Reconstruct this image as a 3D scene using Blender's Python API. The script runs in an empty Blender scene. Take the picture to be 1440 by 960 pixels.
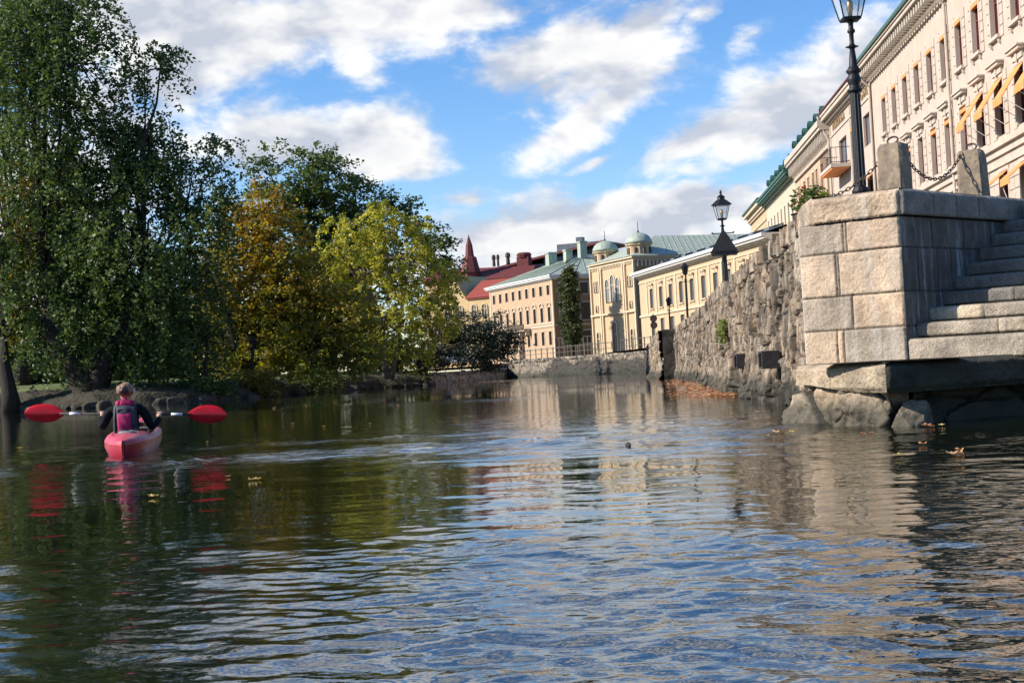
import bpy, math, random
import numpy as np
from mathutils import Vector
rad = math.radians
S = bpy.context.scene
COL = S.collection

# ---------------------------------------------------------------- camera
cd = bpy.data.cameras.new('camera'); cam = bpy.data.objects.new('camera', cd); COL.objects.link(cam)
cam.location = (0, 0, .75)
from mathutils import Matrix
cam.matrix_world = Matrix.Translation((0, 0, .75)) @ Matrix.Rotation(rad(90 + 1.166), 4, 'X') @ Matrix.Rotation(rad(-3.1), 4, 'Z')
cd.sensor_width = 36; cd.lens = 50.0; cd.clip_start = .05; cd.clip_end = 6000
S.camera = cam

# ---------------------------------------------------------------- sun and sky
SUN = Vector((-.98, -.17, 0)).normalized(); EL = rad(32)
SUN = Vector((SUN.x * math.cos(EL), SUN.y * math.cos(EL), math.sin(EL)))
ld = bpy.data.lights.new('sun', 'SUN'); ld.energy = 4.7; ld.angle = rad(.5); ld.color = (1, .93, .82)
lo = bpy.data.objects.new('sun', ld); COL.objects.link(lo)
lo.rotation_euler = (-SUN).to_track_quat('-Z', 'Y').to_euler()
W = bpy.data.worlds.new('World'); S.world = W; W.use_nodes = True
wt = W.node_tree; wt.nodes.clear()
def wn(t, **k):
    n = wt.nodes.new(t)
    for a, b in k.items(): setattr(n, a, b)
    return n
def wmath(op, a, b=None, c=None, clamp=False):
    n = wn('ShaderNodeMath', operation=op); n.use_clamp = clamp
    for i, v in enumerate((a, b, c)):
        if v is None: continue
        if isinstance(v, (int, float)): n.inputs[i].default_value = v
        else: wt.links.new(v, n.inputs[i])
    return n.outputs[0]
sky = wn('ShaderNodeTexSky', sky_type='NISHITA'); sky.sun_disc = False
sky.sun_elevation = EL; sky.sun_rotation = math.atan2(SUN.x, SUN.y); sky.air_density = 1.0; sky.dust_density = .25; sky.ozone_density = 3.0
hsv = wn('ShaderNodeHueSaturation'); hsv.inputs['Saturation'].default_value = 1.24; hsv.inputs['Value'].default_value = 1.62
tint = wn('ShaderNodeMix', data_type='RGBA', blend_type='MULTIPLY'); tint.inputs[0].default_value = 1; tint.inputs[7].default_value = (.95, .93, 1.0, 1); wt.links.new(sky.outputs[0], tint.inputs[6]); wt.links.new(tint.outputs[2], hsv.inputs['Color'])
tc = wn('ShaderNodeTexCoord'); D = tc.outputs['Generated']
def wvec(op, a, b):
    n = wn('ShaderNodeVectorMath', operation=op)
    for i, v in enumerate((a, b)):
        if isinstance(v, tuple): n.inputs[i].default_value = v
        else: wt.links.new(v, n.inputs[i])
    return n.outputs[1] if op in ('LENGTH',) else n.outputs[0]
def fbm(vec, scale, det, rough=.55):
    n = wn('ShaderNodeTexNoise'); n.inputs['Scale'].default_value = scale; n.inputs['Detail'].default_value = det; n.inputs['Roughness'].default_value = rough
    wt.links.new(vec, n.inputs['Vector']); return n.outputs[0]
stretch = wvec('MULTIPLY', D, (1.0, 1.0, 1.9))
warp = wn('ShaderNodeTexNoise'); warp.inputs['Scale'].default_value = 6; warp.inputs['Detail'].default_value = 3
wt.links.new(stretch, warp.inputs['Vector'])
wv = wvec('SCALE', wvec('SUBTRACT', warp.outputs['Color'], (.5, .5, .5)), (0, 0, 0)); wv.node.inputs['Scale'].default_value = .05
P1 = wvec('ADD', stretch, wv)
Dw = wvec('ADD', D, wv)
n1 = fbm(P1, 13, 11, .64)
n2 = fbm(wvec('ADD', P1, (-.018, 0, .03)), 13, 4, .55)
n1s = fbm(P1, 13, 4, .55)
# (azimuth direction x, height z, half width, half height, tilt, strength) of each cloud bank; high unseen banks are added to brighten the water
CLOUDS = [(-0.2943,0.3591,0.210,0.035,0.105,0.68), (0.0367,0.3258,0.150,0.030,0.140,0.62), (0.2341,0.3404,0.190,0.040,0.105,0.62), (-0.1894,0.4398,0.250,0.045,0.000,0.55), (0.1657,0.4663,0.300,0.055,0.000,0.55), (-0.0810,0.5821,0.450,0.070,0.000,0.58), (0.0277,0.7200,0.700,0.090,0.000,0.62), (-0.1386,0.2493,0.115,0.028,0.070,0.90), (0.0802,0.2020,0.075,0.030,0.419,0.80), (0.1937,0.1656,0.075,0.028,0.349,0.80), (0.1194,0.0942,0.100,0.025,0.035,0.90), (0.0143,0.0999,0.060,0.030,0.087,0.85), (-0.2337,0.2595,0.095,0.030,0.052,1.00), (-0.1842,0.2417,0.075,0.028,0.087,1.00), (-0.0980,0.2547,0.085,0.022,0.140,0.95), (-0.0948,0.2191,0.018,0.025,0.000,0.62), (-0.0276,0.2534,0.070,0.018,0.175,0.75), (-0.2256,0.2187,0.045,0.030,0.000,0.85), (0.0126,0.2537,0.055,0.018,0.209,0.60), (0.0511,0.2213,0.055,0.030,0.314,0.95), (0.1020,0.2312,0.055,0.022,0.436,0.90), (0.1478,0.2413,0.030,0.015,0.524,0.70), (0.0396,0.1942,0.030,0.020,0.000,0.70), (0.0687,0.1749,0.055,0.014,0.384,0.90), (0.0276,0.1595,0.025,0.011,0.349,0.62), (-0.0927,0.1635,0.048,0.025,0.000,1.00), (-0.1325,0.1707,0.045,0.018,0.000,0.80), (-0.1677,0.1701,0.035,0.025,0.000,0.80), (0.2149,0.1846,0.065,0.025,0.384,0.95), (0.1479,0.1555,0.055,0.018,0.244,0.85), (0.2412,0.2034,0.045,0.025,0.349,0.80), (0.1819,0.2218,0.025,0.011,0.349,0.62), (0.1223,0.1468,0.035,0.008,0.175,0.70), (0.0621,0.1476,0.025,0.006,0.175,0.60), (0.0698,0.1044,0.075,0.018,0.035,1.00), (0.1199,0.1042,0.060,0.017,0.070,0.90), (-0.0059,0.0959,0.060,0.025,0.000,0.90), (-0.0245,0.1246,0.025,0.011,0.000,0.60), (0.1694,0.0914,0.060,0.020,0.000,0.85), (0.0535,0.0827,0.160,0.013,0.000,0.80), (-0.2775,0.1862,0.100,0.045,0.000,0.55), (-0.3254,0.1283,0.075,0.075,0.000,0.80), (-0.0370,0.0775,0.100,0.013,0.000,0.80)
]
cov = None
for (cx, cz, rx, rz, tilt, st) in CLOUDS:
    y = 1.0; L = math.sqrt(cx * cx + y * y + cz * cz)
    c = (cx / L, y / L, cz / L)
    d = wvec('SUBTRACT', Dw, c)
    m = wn('ShaderNodeVectorRotate', rotation_type='Y_AXIS'); m.inputs['Angle'].default_value = tilt; wt.links.new(d, m.inputs['Vector'])
    e = wvec('MULTIPLY', m.outputs[0], (1 / rx, 1.5, 1 / rz))
    ln = wn('ShaderNodeVectorMath', operation='LENGTH'); wt.links.new(e, ln.inputs[0])
    v = wmath('MULTIPLY', wmath('SUBTRACT', 1.0, wmath('MULTIPLY', ln.outputs['Value'], .62), clamp=True), st)
    cov = v if cov is None else wmath('MAXIMUM', cov, v)
dens = wmath('ADD', wmath('MULTIPLY', cov, 1.42), wmath('MULTIPLY', wmath('SUBTRACT', n1, .5), 1.9))
mr = wn('ShaderNodeMapRange', interpolation_type='SMOOTHERSTEP'); mr.inputs[1].default_value = .26; mr.inputs[2].default_value = .90
wt.links.new(dens, mr.inputs[0]); alpha = mr.outputs[0]
lit = wmath('ADD', .60, wmath('MULTIPLY', wmath('SUBTRACT', n1s, n2), 4.2), clamp=True)
thick = wn('ShaderNodeMapRange'); thick.inputs[1].default_value = .6; thick.inputs[2].default_value = 1.5; thick.inputs[3].default_value = 0; thick.inputs[4].default_value = .45
wt.links.new(dens, thick.inputs[0])
lit2 = wmath('SUBTRACT', lit, thick.outputs[0], clamp=True)
cmix = wn('ShaderNodeMix', data_type='RGBA'); cmix.inputs[6].default_value = (4.9, 5.3, 6.2, 1); cmix.inputs[7].default_value = (9.3, 9.2, 9.0, 1)
wt.links.new(lit2, cmix.inputs[0])
smix = wn('ShaderNodeMix', data_type='RGBA'); wt.links.new(alpha, smix.inputs[0]); wt.links.new(hsv.outputs[0], smix.inputs[6]); wt.links.new(cmix.outputs[2], smix.inputs[7])
bg = wn('ShaderNodeBackground'); bg.inputs[1].default_value = .075
wt.links.new(smix.outputs[2], bg.inputs[0])
wo = wn('ShaderNodeOutputWorld'); wt.links.new(bg.outputs[0], wo.inputs[0])
S.view_settings.view_transform = 'Standard'; S.view_settings.look = 'None'; S.view_settings.exposure = 0.66; S.view_settings.gamma = 1
S.cycles.max_bounces = 6; S.cycles.diffuse_bounces = 2; S.cycles.glossy_bounces = 3; S.cycles.transmission_bounces = 4; S.cycles.caustics_reflective = False; S.cycles.caustics_refractive = False
S.cycles.use_denoising = True

# ---------------------------------------------------------------- helpers
def tag(o, label=None, cat=None, group=None, kind=None):
    if label: o['label'] = label
    if cat: o['category'] = cat
    if group: o['group'] = group
    if kind: o['kind'] = kind
    return o
def thing(name, loc=(0, 0, 0), rz=0.0, label=None, cat=None, group=None):
    o = bpy.data.objects.new(name, None); COL.objects.link(o); o.empty_display_size = .3
    o.location = loc; o.rotation_euler = (0, 0, rz)
    return tag(o, label, cat, group)
def link(name, me, parent=None, loc=(0, 0, 0), rz=0.0):
    o = bpy.data.objects.new(name, me); COL.objects.link(o)
    if parent: o.parent = parent
    o.location = loc; o.rotation_euler = (0, 0, rz)
    return o
class MB:
    def __init__(s): s.v = []; s.f = []; s.m = []; s.cur = 0
    def add(s, vs, fs):
        b = len(s.v); s.v += [tuple(p) for p in vs]
        for f in fs: s.f.append(tuple(b + i for i in f)); s.m.append(s.cur)
        return s
    def box(s, x0, x1, y0, y1, z0, z1):
        if x0 > x1: x0, x1 = x1, x0
        if y0 > y1: y0, y1 = y1, y0
        if z0 > z1: z0, z1 = z1, z0
        return s.add([(x0,y0,z0),(x1,y0,z0),(x1,y1,z0),(x0,y1,z0),(x0,y0,z1),(x1,y0,z1),(x1,y1,z1),(x0,y1,z1)],
              [(0,3,2,1),(4,5,6,7),(0,1,5,4),(1,2,6,5),(2,3,7,6),(3,0,4,7)])
    def quad(s, a, b, c, d): return s.add([a, b, c, d], [(0, 1, 2, 3)])
    def prism(s, poly, y0, y1):   # polygon in x,z extruded along y
        n = len(poly)
        return s.add([(x, y0, z) for x, z in poly] + [(x, y1, z) for x, z in poly],
              [tuple(range(n)), tuple(range(2 * n - 1, n - 1, -1))] + [((i + 1) % n, i, n + i, n + (i + 1) % n) for i in range(n)])
    def tube(s, pts, rr, n=8, cap=True):
        pts = [Vector(p) for p in pts]
        if isinstance(rr, (int, float)): rr = [rr] * len(pts)
        ring = []; up = None
        for i, p in enumerate(pts):
            t = (pts[min(i + 1, len(pts) - 1)] - pts[max(i - 1, 0)]).normalized()
            if up is None:
                up = Vector((0, 0, 1)) if abs(t.z) < .9 else Vector((1, 0, 0))
            a = t.cross(up).normalized(); b = a.cross(t); up = b
            ring += [tuple(p + (a * math.cos(2 * math.pi * k / n) + b * math.sin(2 * math.pi * k / n)) * rr[i]) for k in range(n)]
        fs = []
        for i in range(len(pts) - 1):
            for k in range(n):
                fs.append((i * n + k, i * n + (k + 1) % n, (i + 1) * n + (k + 1) % n, (i + 1) * n + k))
        if cap: fs += [tuple(range(n))[::-1], tuple(range((len(pts) - 1) * n, len(pts) * n))]
        return s.add(ring, fs)
    def lathe(s, prof, cx=0, cy=0, n=16, a0=0.0):   # prof: (r, z)
        vs = []; fs = []
        for r, z in prof: vs += [(cx + r * math.cos(a0 + 2 * math.pi * k / n), cy + r * math.sin(a0 + 2 * math.pi * k / n), z) for k in range(n)]
        for i in range(len(prof) - 1):
            for k in range(n): fs.append((i * n + k, i * n + (k + 1) % n, (i + 1) * n + (k + 1) % n, (i + 1) * n + k))
        fs += [tuple(range(n))[::-1], tuple(range((len(prof) - 1) * n, len(prof) * n))]
        return s.add(vs, fs)
    def mesh(s, name, *mats, smooth=False):
        me = bpy.data.meshes.new(name); me.from_pydata(s.v, [], s.f)
        for m in mats: me.materials.append(m)
        if len(mats) > 1: me.polygons.foreach_set('material_index', s.m)
        if smooth: me.polygons.foreach_set('use_smooth', [True] * len(s.f))
        me.update(); return me
    def build(s, name, mat, parent=None, loc=(0, 0, 0), rz=0.0, smooth=False):
        mats = mat if isinstance(mat, (list, tuple)) else [mat]
        return link(name, s.mesh(name, *mats, smooth=smooth), parent, loc, rz)
def npmesh(name, V, Fq, mat, attrs=None, fattrs=None, smooth=True):
    V = np.asarray(V, np.float32); Fq = np.asarray(Fq, np.int32); k = Fq.shape[1]
    me = bpy.data.meshes.new(name)
    me.vertices.add(len(V)); me.vertices.foreach_set('co', V.ravel())
    me.loops.add(Fq.size); me.loops.foreach_set('vertex_index', Fq.ravel())
    me.polygons.add(len(Fq)); me.polygons.foreach_set('loop_start', np.arange(0, Fq.size, k, dtype=np.int32))
    try: me.polygons.foreach_set('loop_total', np.full(len(Fq), k, np.int32))
    except Exception: pass
    me.polygons.foreach_set('use_smooth', np.full(len(Fq), smooth, dtype=bool))
    for nm, a in (attrs or {}).items():
        at = me.attributes.new(nm, 'FLOAT', 'POINT'); at.data.foreach_set('value', np.asarray(a, np.float32).ravel())
    for nm, a in (fattrs or {}).items():
        at = me.attributes.new(nm, 'FLOAT', 'FACE'); at.data.foreach_set('value', np.asarray(a, np.float32).ravel())
    me.materials.append(mat); me.update(calc_edges=True); me.validate()
    return me
def gridfaces(nu, nv):
    i = np.arange(nu - 1)[:, None] * nv + np.arange(nv - 1)[None, :]
    i = i.ravel(); return np.stack([i, i + nv, i + nv + 1, i + 1], 1)
def hash2(i, j, seed):
    i = np.asarray(i, np.int64); j = np.asarray(j, np.int64)
    h = (i * 374761393 + j * 668265263 + seed * 1274126177) & 0xffffffff
    h = ((h ^ (h >> 13)) * 1274126177) & 0xffffffff
    h = h ^ (h >> 16); h = (h * 2246822519) & 0xffffffff; h = h ^ (h >> 13)
    return (h & 0xffffff) / float(0x1000000)
def vnoise(x, y, seed=0):
    xi = np.floor(x).astype(np.int64); yi = np.floor(y).astype(np.int64); fx = x - xi; fy = y - yi
    fx = fx * fx * (3 - 2 * fx); fy = fy * fy * (3 - 2 * fy)
    a = hash2(xi, yi, seed); b = hash2(xi + 1, yi, seed); c = hash2(xi, yi + 1, seed); d = hash2(xi + 1, yi + 1, seed)
    return (a * (1 - fx) + b * fx) * (1 - fy) + (c * (1 - fx) + d * fx) * fy
def nfbm(x, y, seed=0, oct=5, g=.5):
    s = 0; a = 1; t = 0
    for o in range(oct): s = s + a * vnoise(x * 2 ** o + 17 * o, y * 2 ** o - 31 * o, seed + o); t += a; a *= g
    return s / t
def sstep(a, b, x): t = np.clip((x - a) / (b - a), 0, 1); return t * t * (3 - 2 * t)

# ---------------------------------------------------------------- materials
def newmat(name):
    m = bpy.data.materials.new(name); m.use_nodes = True; return m, m.node_tree, m.node_tree.nodes['Principled BSDF']
def mat(name, c, c2=None, scale=3.0, rough=.7, bump=0.0, bscale=20.0, metal=0.0, spec=.4, det=6, sv=(1, 1, 1), c3=None, dirt=None):
    m, t, b = newmat(name); N = t.nodes; Lk = t.links
    b.inputs['Roughness'].default_value = rough; b.inputs['Metallic'].default_value = metal; b.inputs['Specular IOR Level'].default_value = spec
    if c2 is None: c2 = tuple(x * .72 for x in c)
    tc = N.new('ShaderNodeTexCoord'); mp = N.new('ShaderNodeMapping'); mp.inputs['Scale'].default_value = sv; Lk.new(tc.outputs['Object'], mp.inputs[0])
    n = N.new('ShaderNodeTexNoise'); n.inputs['Scale'].default_value = scale; n.inputs['Detail'].default_value = det; n.inputs['Roughness'].default_value = .62; Lk.new(mp.outputs[0], n.inputs['Vector'])
    r = N.new('ShaderNodeValToRGB'); r.color_ramp.elements[0].position = .35; r.color_ramp.elements[1].position = .68
    r.color_ramp.elements[0].color = (*c2, 1); r.color_ramp.elements[1].color = (*c, 1)
    if c3: e = r.color_ramp.elements.new(.5); e.color = (*c3, 1)
    Lk.new(n.outputs[0], r.inputs[0]); out = r.outputs[0]
    if dirt:      # vertical run-off stains: (colour, amount)
        mp2 = N.new('ShaderNodeMapping'); mp2.inputs['Scale'].default_value = (3.5, 3.5, .35); Lk.new(tc.outputs['Object'], mp2.inputs[0])
        n2 = N.new('ShaderNodeTexNoise'); n2.inputs['Scale'].default_value = 1.0; n2.inputs['Detail'].default_value = 5; Lk.new(mp2.outputs[0], n2.inputs['Vector'])
        r2 = N.new('ShaderNodeMapRange'); r2.inputs[1].default_value = .5; r2.inputs[2].default_value = .75; r2.inputs[4].default_value = dirt[1]; Lk.new(n2.outputs[0], r2.inputs[0])
        mx = N.new('ShaderNodeMix'); mx.data_type = 'RGBA'; Lk.new(r2.outputs[0], mx.inputs[0]); Lk.new(out, mx.inputs[6]); mx.inputs[7].default_value = (*dirt[0], 1); out = mx.outputs[2]
    Lk.new(out, b.inputs['Base Color'])
    if bump:
        n3 = N.new('ShaderNodeTexNoise'); n3.inputs['Scale'].default_value = bscale; n3.inputs['Detail'].default_value = 4; Lk.new(tc.outputs['Object'], n3.inputs['Vector'])
        bp = N.new('ShaderNodeBump'); bp.inputs['Strength'].default_value = 1; bp.inputs['Distance'].default_value = bump; Lk.new(n3.outputs[0], bp.inputs['Height']); Lk.new(bp.outputs[0], b.inputs['Normal'])
    return m
def stone_mat(name, cols, joint, bump=.006, bs=45, stain=(.8, .8, .78), stain_amt=.0, wetz=None, speck=.5, black=0.0):
    # cols: list of stone colours chosen per stone by the 'tint' attribute; joint: colour where the 'joint' attribute is 1
    m, t, b = newmat(name); N = t.nodes; Lk = t.links; b.inputs['Roughness'].default_value = .82; b.inputs['Specular IOR Level'].default_value = .3
    a = N.new('ShaderNodeAttribute'); a.attribute_name = 'tint'; j = N.new('ShaderNodeAttribute'); j.attribute_name = 'joint'
    r = N.new('ShaderNodeValToRGB'); el = r.color_ramp.elements
    for i, c in enumerate(cols):
        p = i / max(1, len(cols) - 1)
        if i == 0: e = el[0]
        elif i == len(cols) - 1: e = el[len(el) - 1]; e.position = 1
        else: e = el.new(p)
        e.color = (*c, 1)
    Lk.new(a.outputs['Fac'], r.inputs[0])
    tc = N.new('ShaderNodeTexCoord')
    def noise(s, d, sv=None, rr=.6):
        n = N.new('ShaderNodeTexNoise'); n.inputs['Scale'].default_value = s; n.inputs['Detail'].default_value = d; n.inputs['Roughness'].default_value = rr
        if sv: mp = N.new('ShaderNodeMapping'); mp.inputs['Scale'].default_value = sv; Lk.new(tc.outputs['Object'], mp.inputs[0]); Lk.new(mp.outputs[0], n.inputs['Vector'])
        else: Lk.new(tc.outputs['Object'], n.inputs['Vector'])
        return n.outputs[0]
    def mrange(v, a0, a1, b0, b1):
        n = N.new('ShaderNodeMapRange'); Lk.new(v, n.inputs[0])
        for i, x in enumerate((a0, a1, b0, b1)): n.inputs[i + 1].default_value = x
        return n.outputs[0]
    def mixc(f, A, B, mode='MIX'):
        n = N.new('ShaderNodeMix'); n.data_type = 'RGBA'; n.blend_type = mode; Lk.new(f, n.inputs[0]) if not isinstance(f, float) else setattr(n.inputs[0], 'default_value', f)
        for i, v in ((6, A), (7, B)):
            if isinstance(v, tuple): n.inputs[i].default_value = (*v, 1)
            else: Lk.new(v, n.inputs[i])
        return n.outputs[2]
    g1 = mrange(noise(3.2, 8), .3, .7, .62, 1.3); g2 = mrange(noise(70, 3), .3, .7, 1 - speck * .5, 1 + speck * .4)
    mm = N.new('ShaderNodeMath'); mm.operation = 'MULTIPLY'; Lk.new(g1, mm.inputs[0]); Lk.new(g2, mm.inputs[1])
    vv = N.new('ShaderNodeVectorMath'); vv.operation = 'SCALE'; Lk.new(r.outputs[0], vv.inputs[0]); Lk.new(mm.outputs[0], vv.inputs['Scale'])
    out = vv.outputs[0]
    if stain_amt: out = mixc(mrange(noise(1, 5, (9, 9, .7)), .52, .68, 0, stain_amt), out, stain)
    if black: out = mixc(mrange(noise(1, 6, (2.5, 2.5, .8)), .5, .64, 0, black), out, (.035, .034, .033))
    out = mixc(j.outputs['Fac'], out, joint)
    if wetz is not None:
        sp = N.new('ShaderNodeSeparateXYZ'); Lk.new(tc.outputs['Object'], sp.inputs[0])
        nz = N.new('ShaderNodeMath'); nz.operation = 'MULTIPLY_ADD'; Lk.new(noise(4, 4), nz.inputs[0]); nz.inputs[1].default_value = -.3; Lk.new(sp.outputs['Z'], nz.inputs[2])
        out = mixc(mrange(nz.outputs[0], wetz - .2, wetz, .8, 0), out, (.035, .036, .028))
    Lk.new(out, b.inputs['Base Color'])
    bp = N.new('ShaderNodeBump'); bp.inputs['Distance'].default_value = bump; Lk.new(noise(bs, 5), bp.inputs['Height']); Lk.new(bp.outputs[0], b.inputs['Normal'])
    return m
def leaf_mat(name, cols, trans=.35):
    m, t, b = newmat(name); N = t.nodes; Lk = t.links; b.inputs['Roughness'].default_value = .5; b.inputs['Specular IOR Level'].default_value = .35
    a = N.new('ShaderNodeAttribute'); a.attribute_name = 'tint'
    r = N.new('ShaderNodeValToRGB'); el = r.color_ramp.elements
    for i, c in enumerate(cols):
        if i == 0: e = el[0]
        elif i == len(cols) - 1: e = el[len(el) - 1]; e.position = 1
        else: e = el.new(i / (len(cols) - 1))
        e.color = (*c, 1)
    Lk.new(a.outputs['Fac'], r.inputs[0]); Lk.new(r.outputs[0], b.inputs['Base Color'])
    tr = N.new('ShaderNodeBsdfTranslucent'); hs = N.new('ShaderNodeHueSaturation'); hs.inputs['Value'].default_value = 1.6; hs.inputs['Saturation'].default_value = 1.15; Lk.new(r.outputs[0], hs.inputs['Color']); Lk.new(hs.outputs[0], tr.inputs[0])
    mx = N.new('ShaderNodeMixShader'); mx.inputs[0].default_value = trans; Lk.new(b.outputs[0], mx.inputs[1]); Lk.new(tr.outputs[0], mx.inputs[2])
    Lk.new(mx.outputs[0], N['Material Output'].inputs['Surface']); return m
def glass_mat(name, c=(.02, .025, .03), rough=.06):
    m, t, b = newmat(name); b.inputs['Base Color'].default_value = (*c, 1); b.inputs['Roughness'].default_value = rough; b.inputs['Specular IOR Level'].default_value = .8
    N = t.nodes; n = N.new('ShaderNodeTexNoise'); n.inputs['Scale'].default_value = .8; bp = N.new('ShaderNodeBump'); bp.inputs['Distance'].default_value = .03
    tc = N.new('ShaderNodeTexCoord'); t.links.new(tc.outputs['Object'], n.inputs['Vector']); t.links.new(n.outputs[0], bp.inputs['Height']); t.links.new(bp.outputs[0], b.inputs['Normal']); return m
M = {}
M['cream'] = mat('cream_render', (.53, .43, .35), (.44, .355, .285), 1.2, .85, .004, 30, dirt=((.40, .33, .26), .35))
M['creamtrim'] = mat('cream_trim', (.54, .46, .375), (.42, .355, .29), 2, .8)
M['peach'] = mat('peach_render', (.62, .40, .27), (.50, .32, .21), 2, .85, dirt=((.36, .24, .17), .4))
M['pale'] = mat('pale_render', (.56, .47, .35), (.5, .41, .3), 1, .85)
M['pink'] = mat('pink_brick', (.47, .325, .205), (.39, .265, .16), 2.5, .85, dirt=((.33, .23, .16), .4))
M['pinktrim'] = mat('pink_trim', (.56, .45, .33), (.46, .36, .26), 2, .8)
M['sand'] = mat('sand_brick', (.52, .385, .235), (.44, .32, .19), 3, .85, dirt=((.38, .28, .18), .4))
M['sandtrim'] = mat('sand_trim', (.62, .49, .33), (.50, .39, .26), 2, .8)
M['ochre'] = mat('ochre_render', (.56, .40, .20), (.45, .32, .16), 2, .85)
M['shadedbrick'] = mat('shaded_brick', (.34, .205, .10), (.25, .15, .07), 3, .9)  # brick of the side walls, with their shade put into the colour
M['copper'] = mat('green_copper', (.40, .43, .35), (.28, .33, .26), 2, .55, sv=(1, 1, .4), dirt=((.10, .15, .11), .6))
M['copperdark'] = mat('dark_green_copper', (.055, .13, .095), (.03, .085, .06), 3, .5)
M['redroof'] = mat('red_roof', (.30, .055, .035), (.2, .04, .03), 6, .8)
M['darkred'] = mat('dark_red_tiles', (.15, .03, .028), (.1, .02, .02), 4, .7)
M['slate'] = mat('grey_sheet_roof', (.12, .14, .17), (.07, .085, .1), 1.5, .5)
M['white'] = mat('white_paint', (.75, .73, .68), (.62, .6, .55), 4, .6)
M['maroon'] = mat('maroon_paint', (.14, .035, .03), (.09, .025, .022), 5, .5)
M['brownpaint'] = mat('brown_paint', (.10, .05, .03), (.07, .035, .02), 5, .5)
M['greypaint'] = mat('grey_paint', (.13, .12, .10), (.09, .08, .07), 5, .5)
M['orange'] = mat('orange_awning', (.78, .30, .10), (.68, .25, .08), 3, .8)
M['iron'] = mat('black_iron', (.016, .016, .018), (.008, .008, .009), 14, .5, .0015, 60, spec=.3)
M['rust'] = mat('rusty_iron', (.10, .06, .04), (.045, .03, .025), 18, .7, .001, 80)
M['darkiron'] = mat('dark_plate', (.05, .045, .04), (.025, .022, .02), 14, .7)
M['bark'] = mat('bark', (.05, .038, .028), (.018, .014, .010), 3, .95, .03, 12, sv=(3, 3, .6))
M['palebark'] = mat('pale_bark', (.30, .25, .19), (.10, .08, .06), 2, .9, .01, 12, sv=(1, 1, 2))
M['glass'] = glass_mat('window_glass'); M['glassred'] = glass_mat('red_curtained_glass', (.085, .022, .02), .25); M['glassblue'] = glass_mat('pale_window_glass', (.10, .12, .14), .1)
M['cavity'] = mat('dark_cavity', (.008, .008, .008), (.004, .004, .004), 3, .95)
M['granite'] = mat('granite', (.33, .25, .17), (.15, .12, .09), 9, .9, .006, 55)
M['gravel'] = mat('quay_paving', (.22, .2, .18), (.14, .13, .11), 1.5, .9, .01, 10)
M['soil'] = mat('bank_soil', (.036, .027, .018), (.010, .009, .006), 2.6, .95, .10, 7, c3=(.05, .045, .025))
M['lawn'] = mat('park_lawn', (.13, .16, .045), (.06, .07, .02), .8, .95, .04, 14, c3=(.09, .12, .03))
M['rock'] = mat('bank_rock', (.09, .075, .055), (.025, .022, .018), 2.5, .9, .02, 14)
M['litstone'] = mat('revetment_stone', (.48, .40, .29), (.25, .2, .14), 2, .9, .02, 10)

# ---------------------------------------------------------------- masonry reliefs
def voronoi(u, z, su, sz, seed, jit=.8):
    gu = u / su; gz = z / sz; row = np.floor(gz).astype(np.int64)
    F1 = np.full(u.shape, 9.); F2 = np.full(u.shape, 9.); cid = np.zeros(u.shape)
    for dj in (-1, 0, 1):
        r = row + dj; off = hash2(r, r * 0, seed + 5) * 1.0
        ci = np.floor(gu + off).astype(np.int64)
        for di in (-1, 0, 1):
            c = ci + di
            px = c - off + .5 + (hash2(c, r, seed) - .5) * jit; pz = r + .5 + (hash2(c, r, seed + 1) - .5) * jit
            d = np.maximum(np.abs(px - gu), np.abs(pz - gz)) * .6 + np.hypot(px - gu, pz - gz) * .4
            closer = d < F1
            F2 = np.where(closer, F1, np.minimum(F2, d)); cid = np.where(closer, hash2(c, r, seed + 2), cid); F1 = np.where(closer, d, F1)
    return F2 - F1, cid
def relief(name, pts, z0, z1, du, dz, fn, material, parent=None, back=.5, endpin=.0, smooth=True, batter=0.0):
    # a masonry face along a plan line; z0/z1 numbers or functions of distance; fn(u, z, zt) -> (out, tint, joint)
    P = np.array(pts, float); seg = np.hypot(*(P[1:] - P[:-1]).T); cum = np.r_[0, np.cumsum(seg)]
    nu = max(2, int(cum[-1] / du) + 1); u = np.linspace(0, cum[-1], nu)
    X = np.interp(u, cum, P[:, 0]); Y = np.interp(u, cum, P[:, 1])
    tx = np.gradient(X, u); ty = np.gradient(Y, u)
    if len(P) > 2:
        k = 9; ker = np.ones(k) / k; pad = lambda a: np.r_[np.full(k // 2, a[0]), a, np.full(k // 2, a[-1])]
        tx = np.convolve(pad(tx), ker, 'valid'); ty = np.convolve(pad(ty), ker, 'valid')
    L = np.hypot(tx, ty); nx = ty / L; ny = -tx / L          # outward = right-hand side of travel
    zb = z0(u) if callable(z0) else np.full(nu, float(z0)); zt = z1(u) if callable(z1) else np.full(nu, float(z1))
    nz = max(2, int((zt - zb).max() / dz) + 1); s = np.linspace(0, 1, nz)
    U = np.repeat(u[:, None], nz, 1); Z = zb[:, None] + (zt - zb)[:, None] * s[None]
    out, tint, joint = fn(U, Z, np.repeat(zt[:, None], nz, 1))
    if endpin: out = out * np.clip(np.minimum(U, cum[-1] - U) / endpin, 0, 1)
    out = out - batter * Z
    V = np.stack([X[:, None] + nx[:, None] * out, Y[:, None] + ny[:, None] * out, Z], -1)
    if back:    # fold the top edge back over the core of the wall
        top = V[:, -1:, :].copy(); top[:, 0, 0] -= nx * back; top[:, 0, 1] -= ny * back
        V = np.concatenate([V, top], 1); tint = np.concatenate([tint, tint[:, -1:]], 1); joint = np.concatenate([joint, joint[:, -1:]], 1); nz += 1
    me = npmesh(name, V.reshape(-1, 3), gridfaces(nu, nz), material, {'tint': tint, 'joint': joint}, smooth=smooth)
    return link(name, me, parent)

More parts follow.
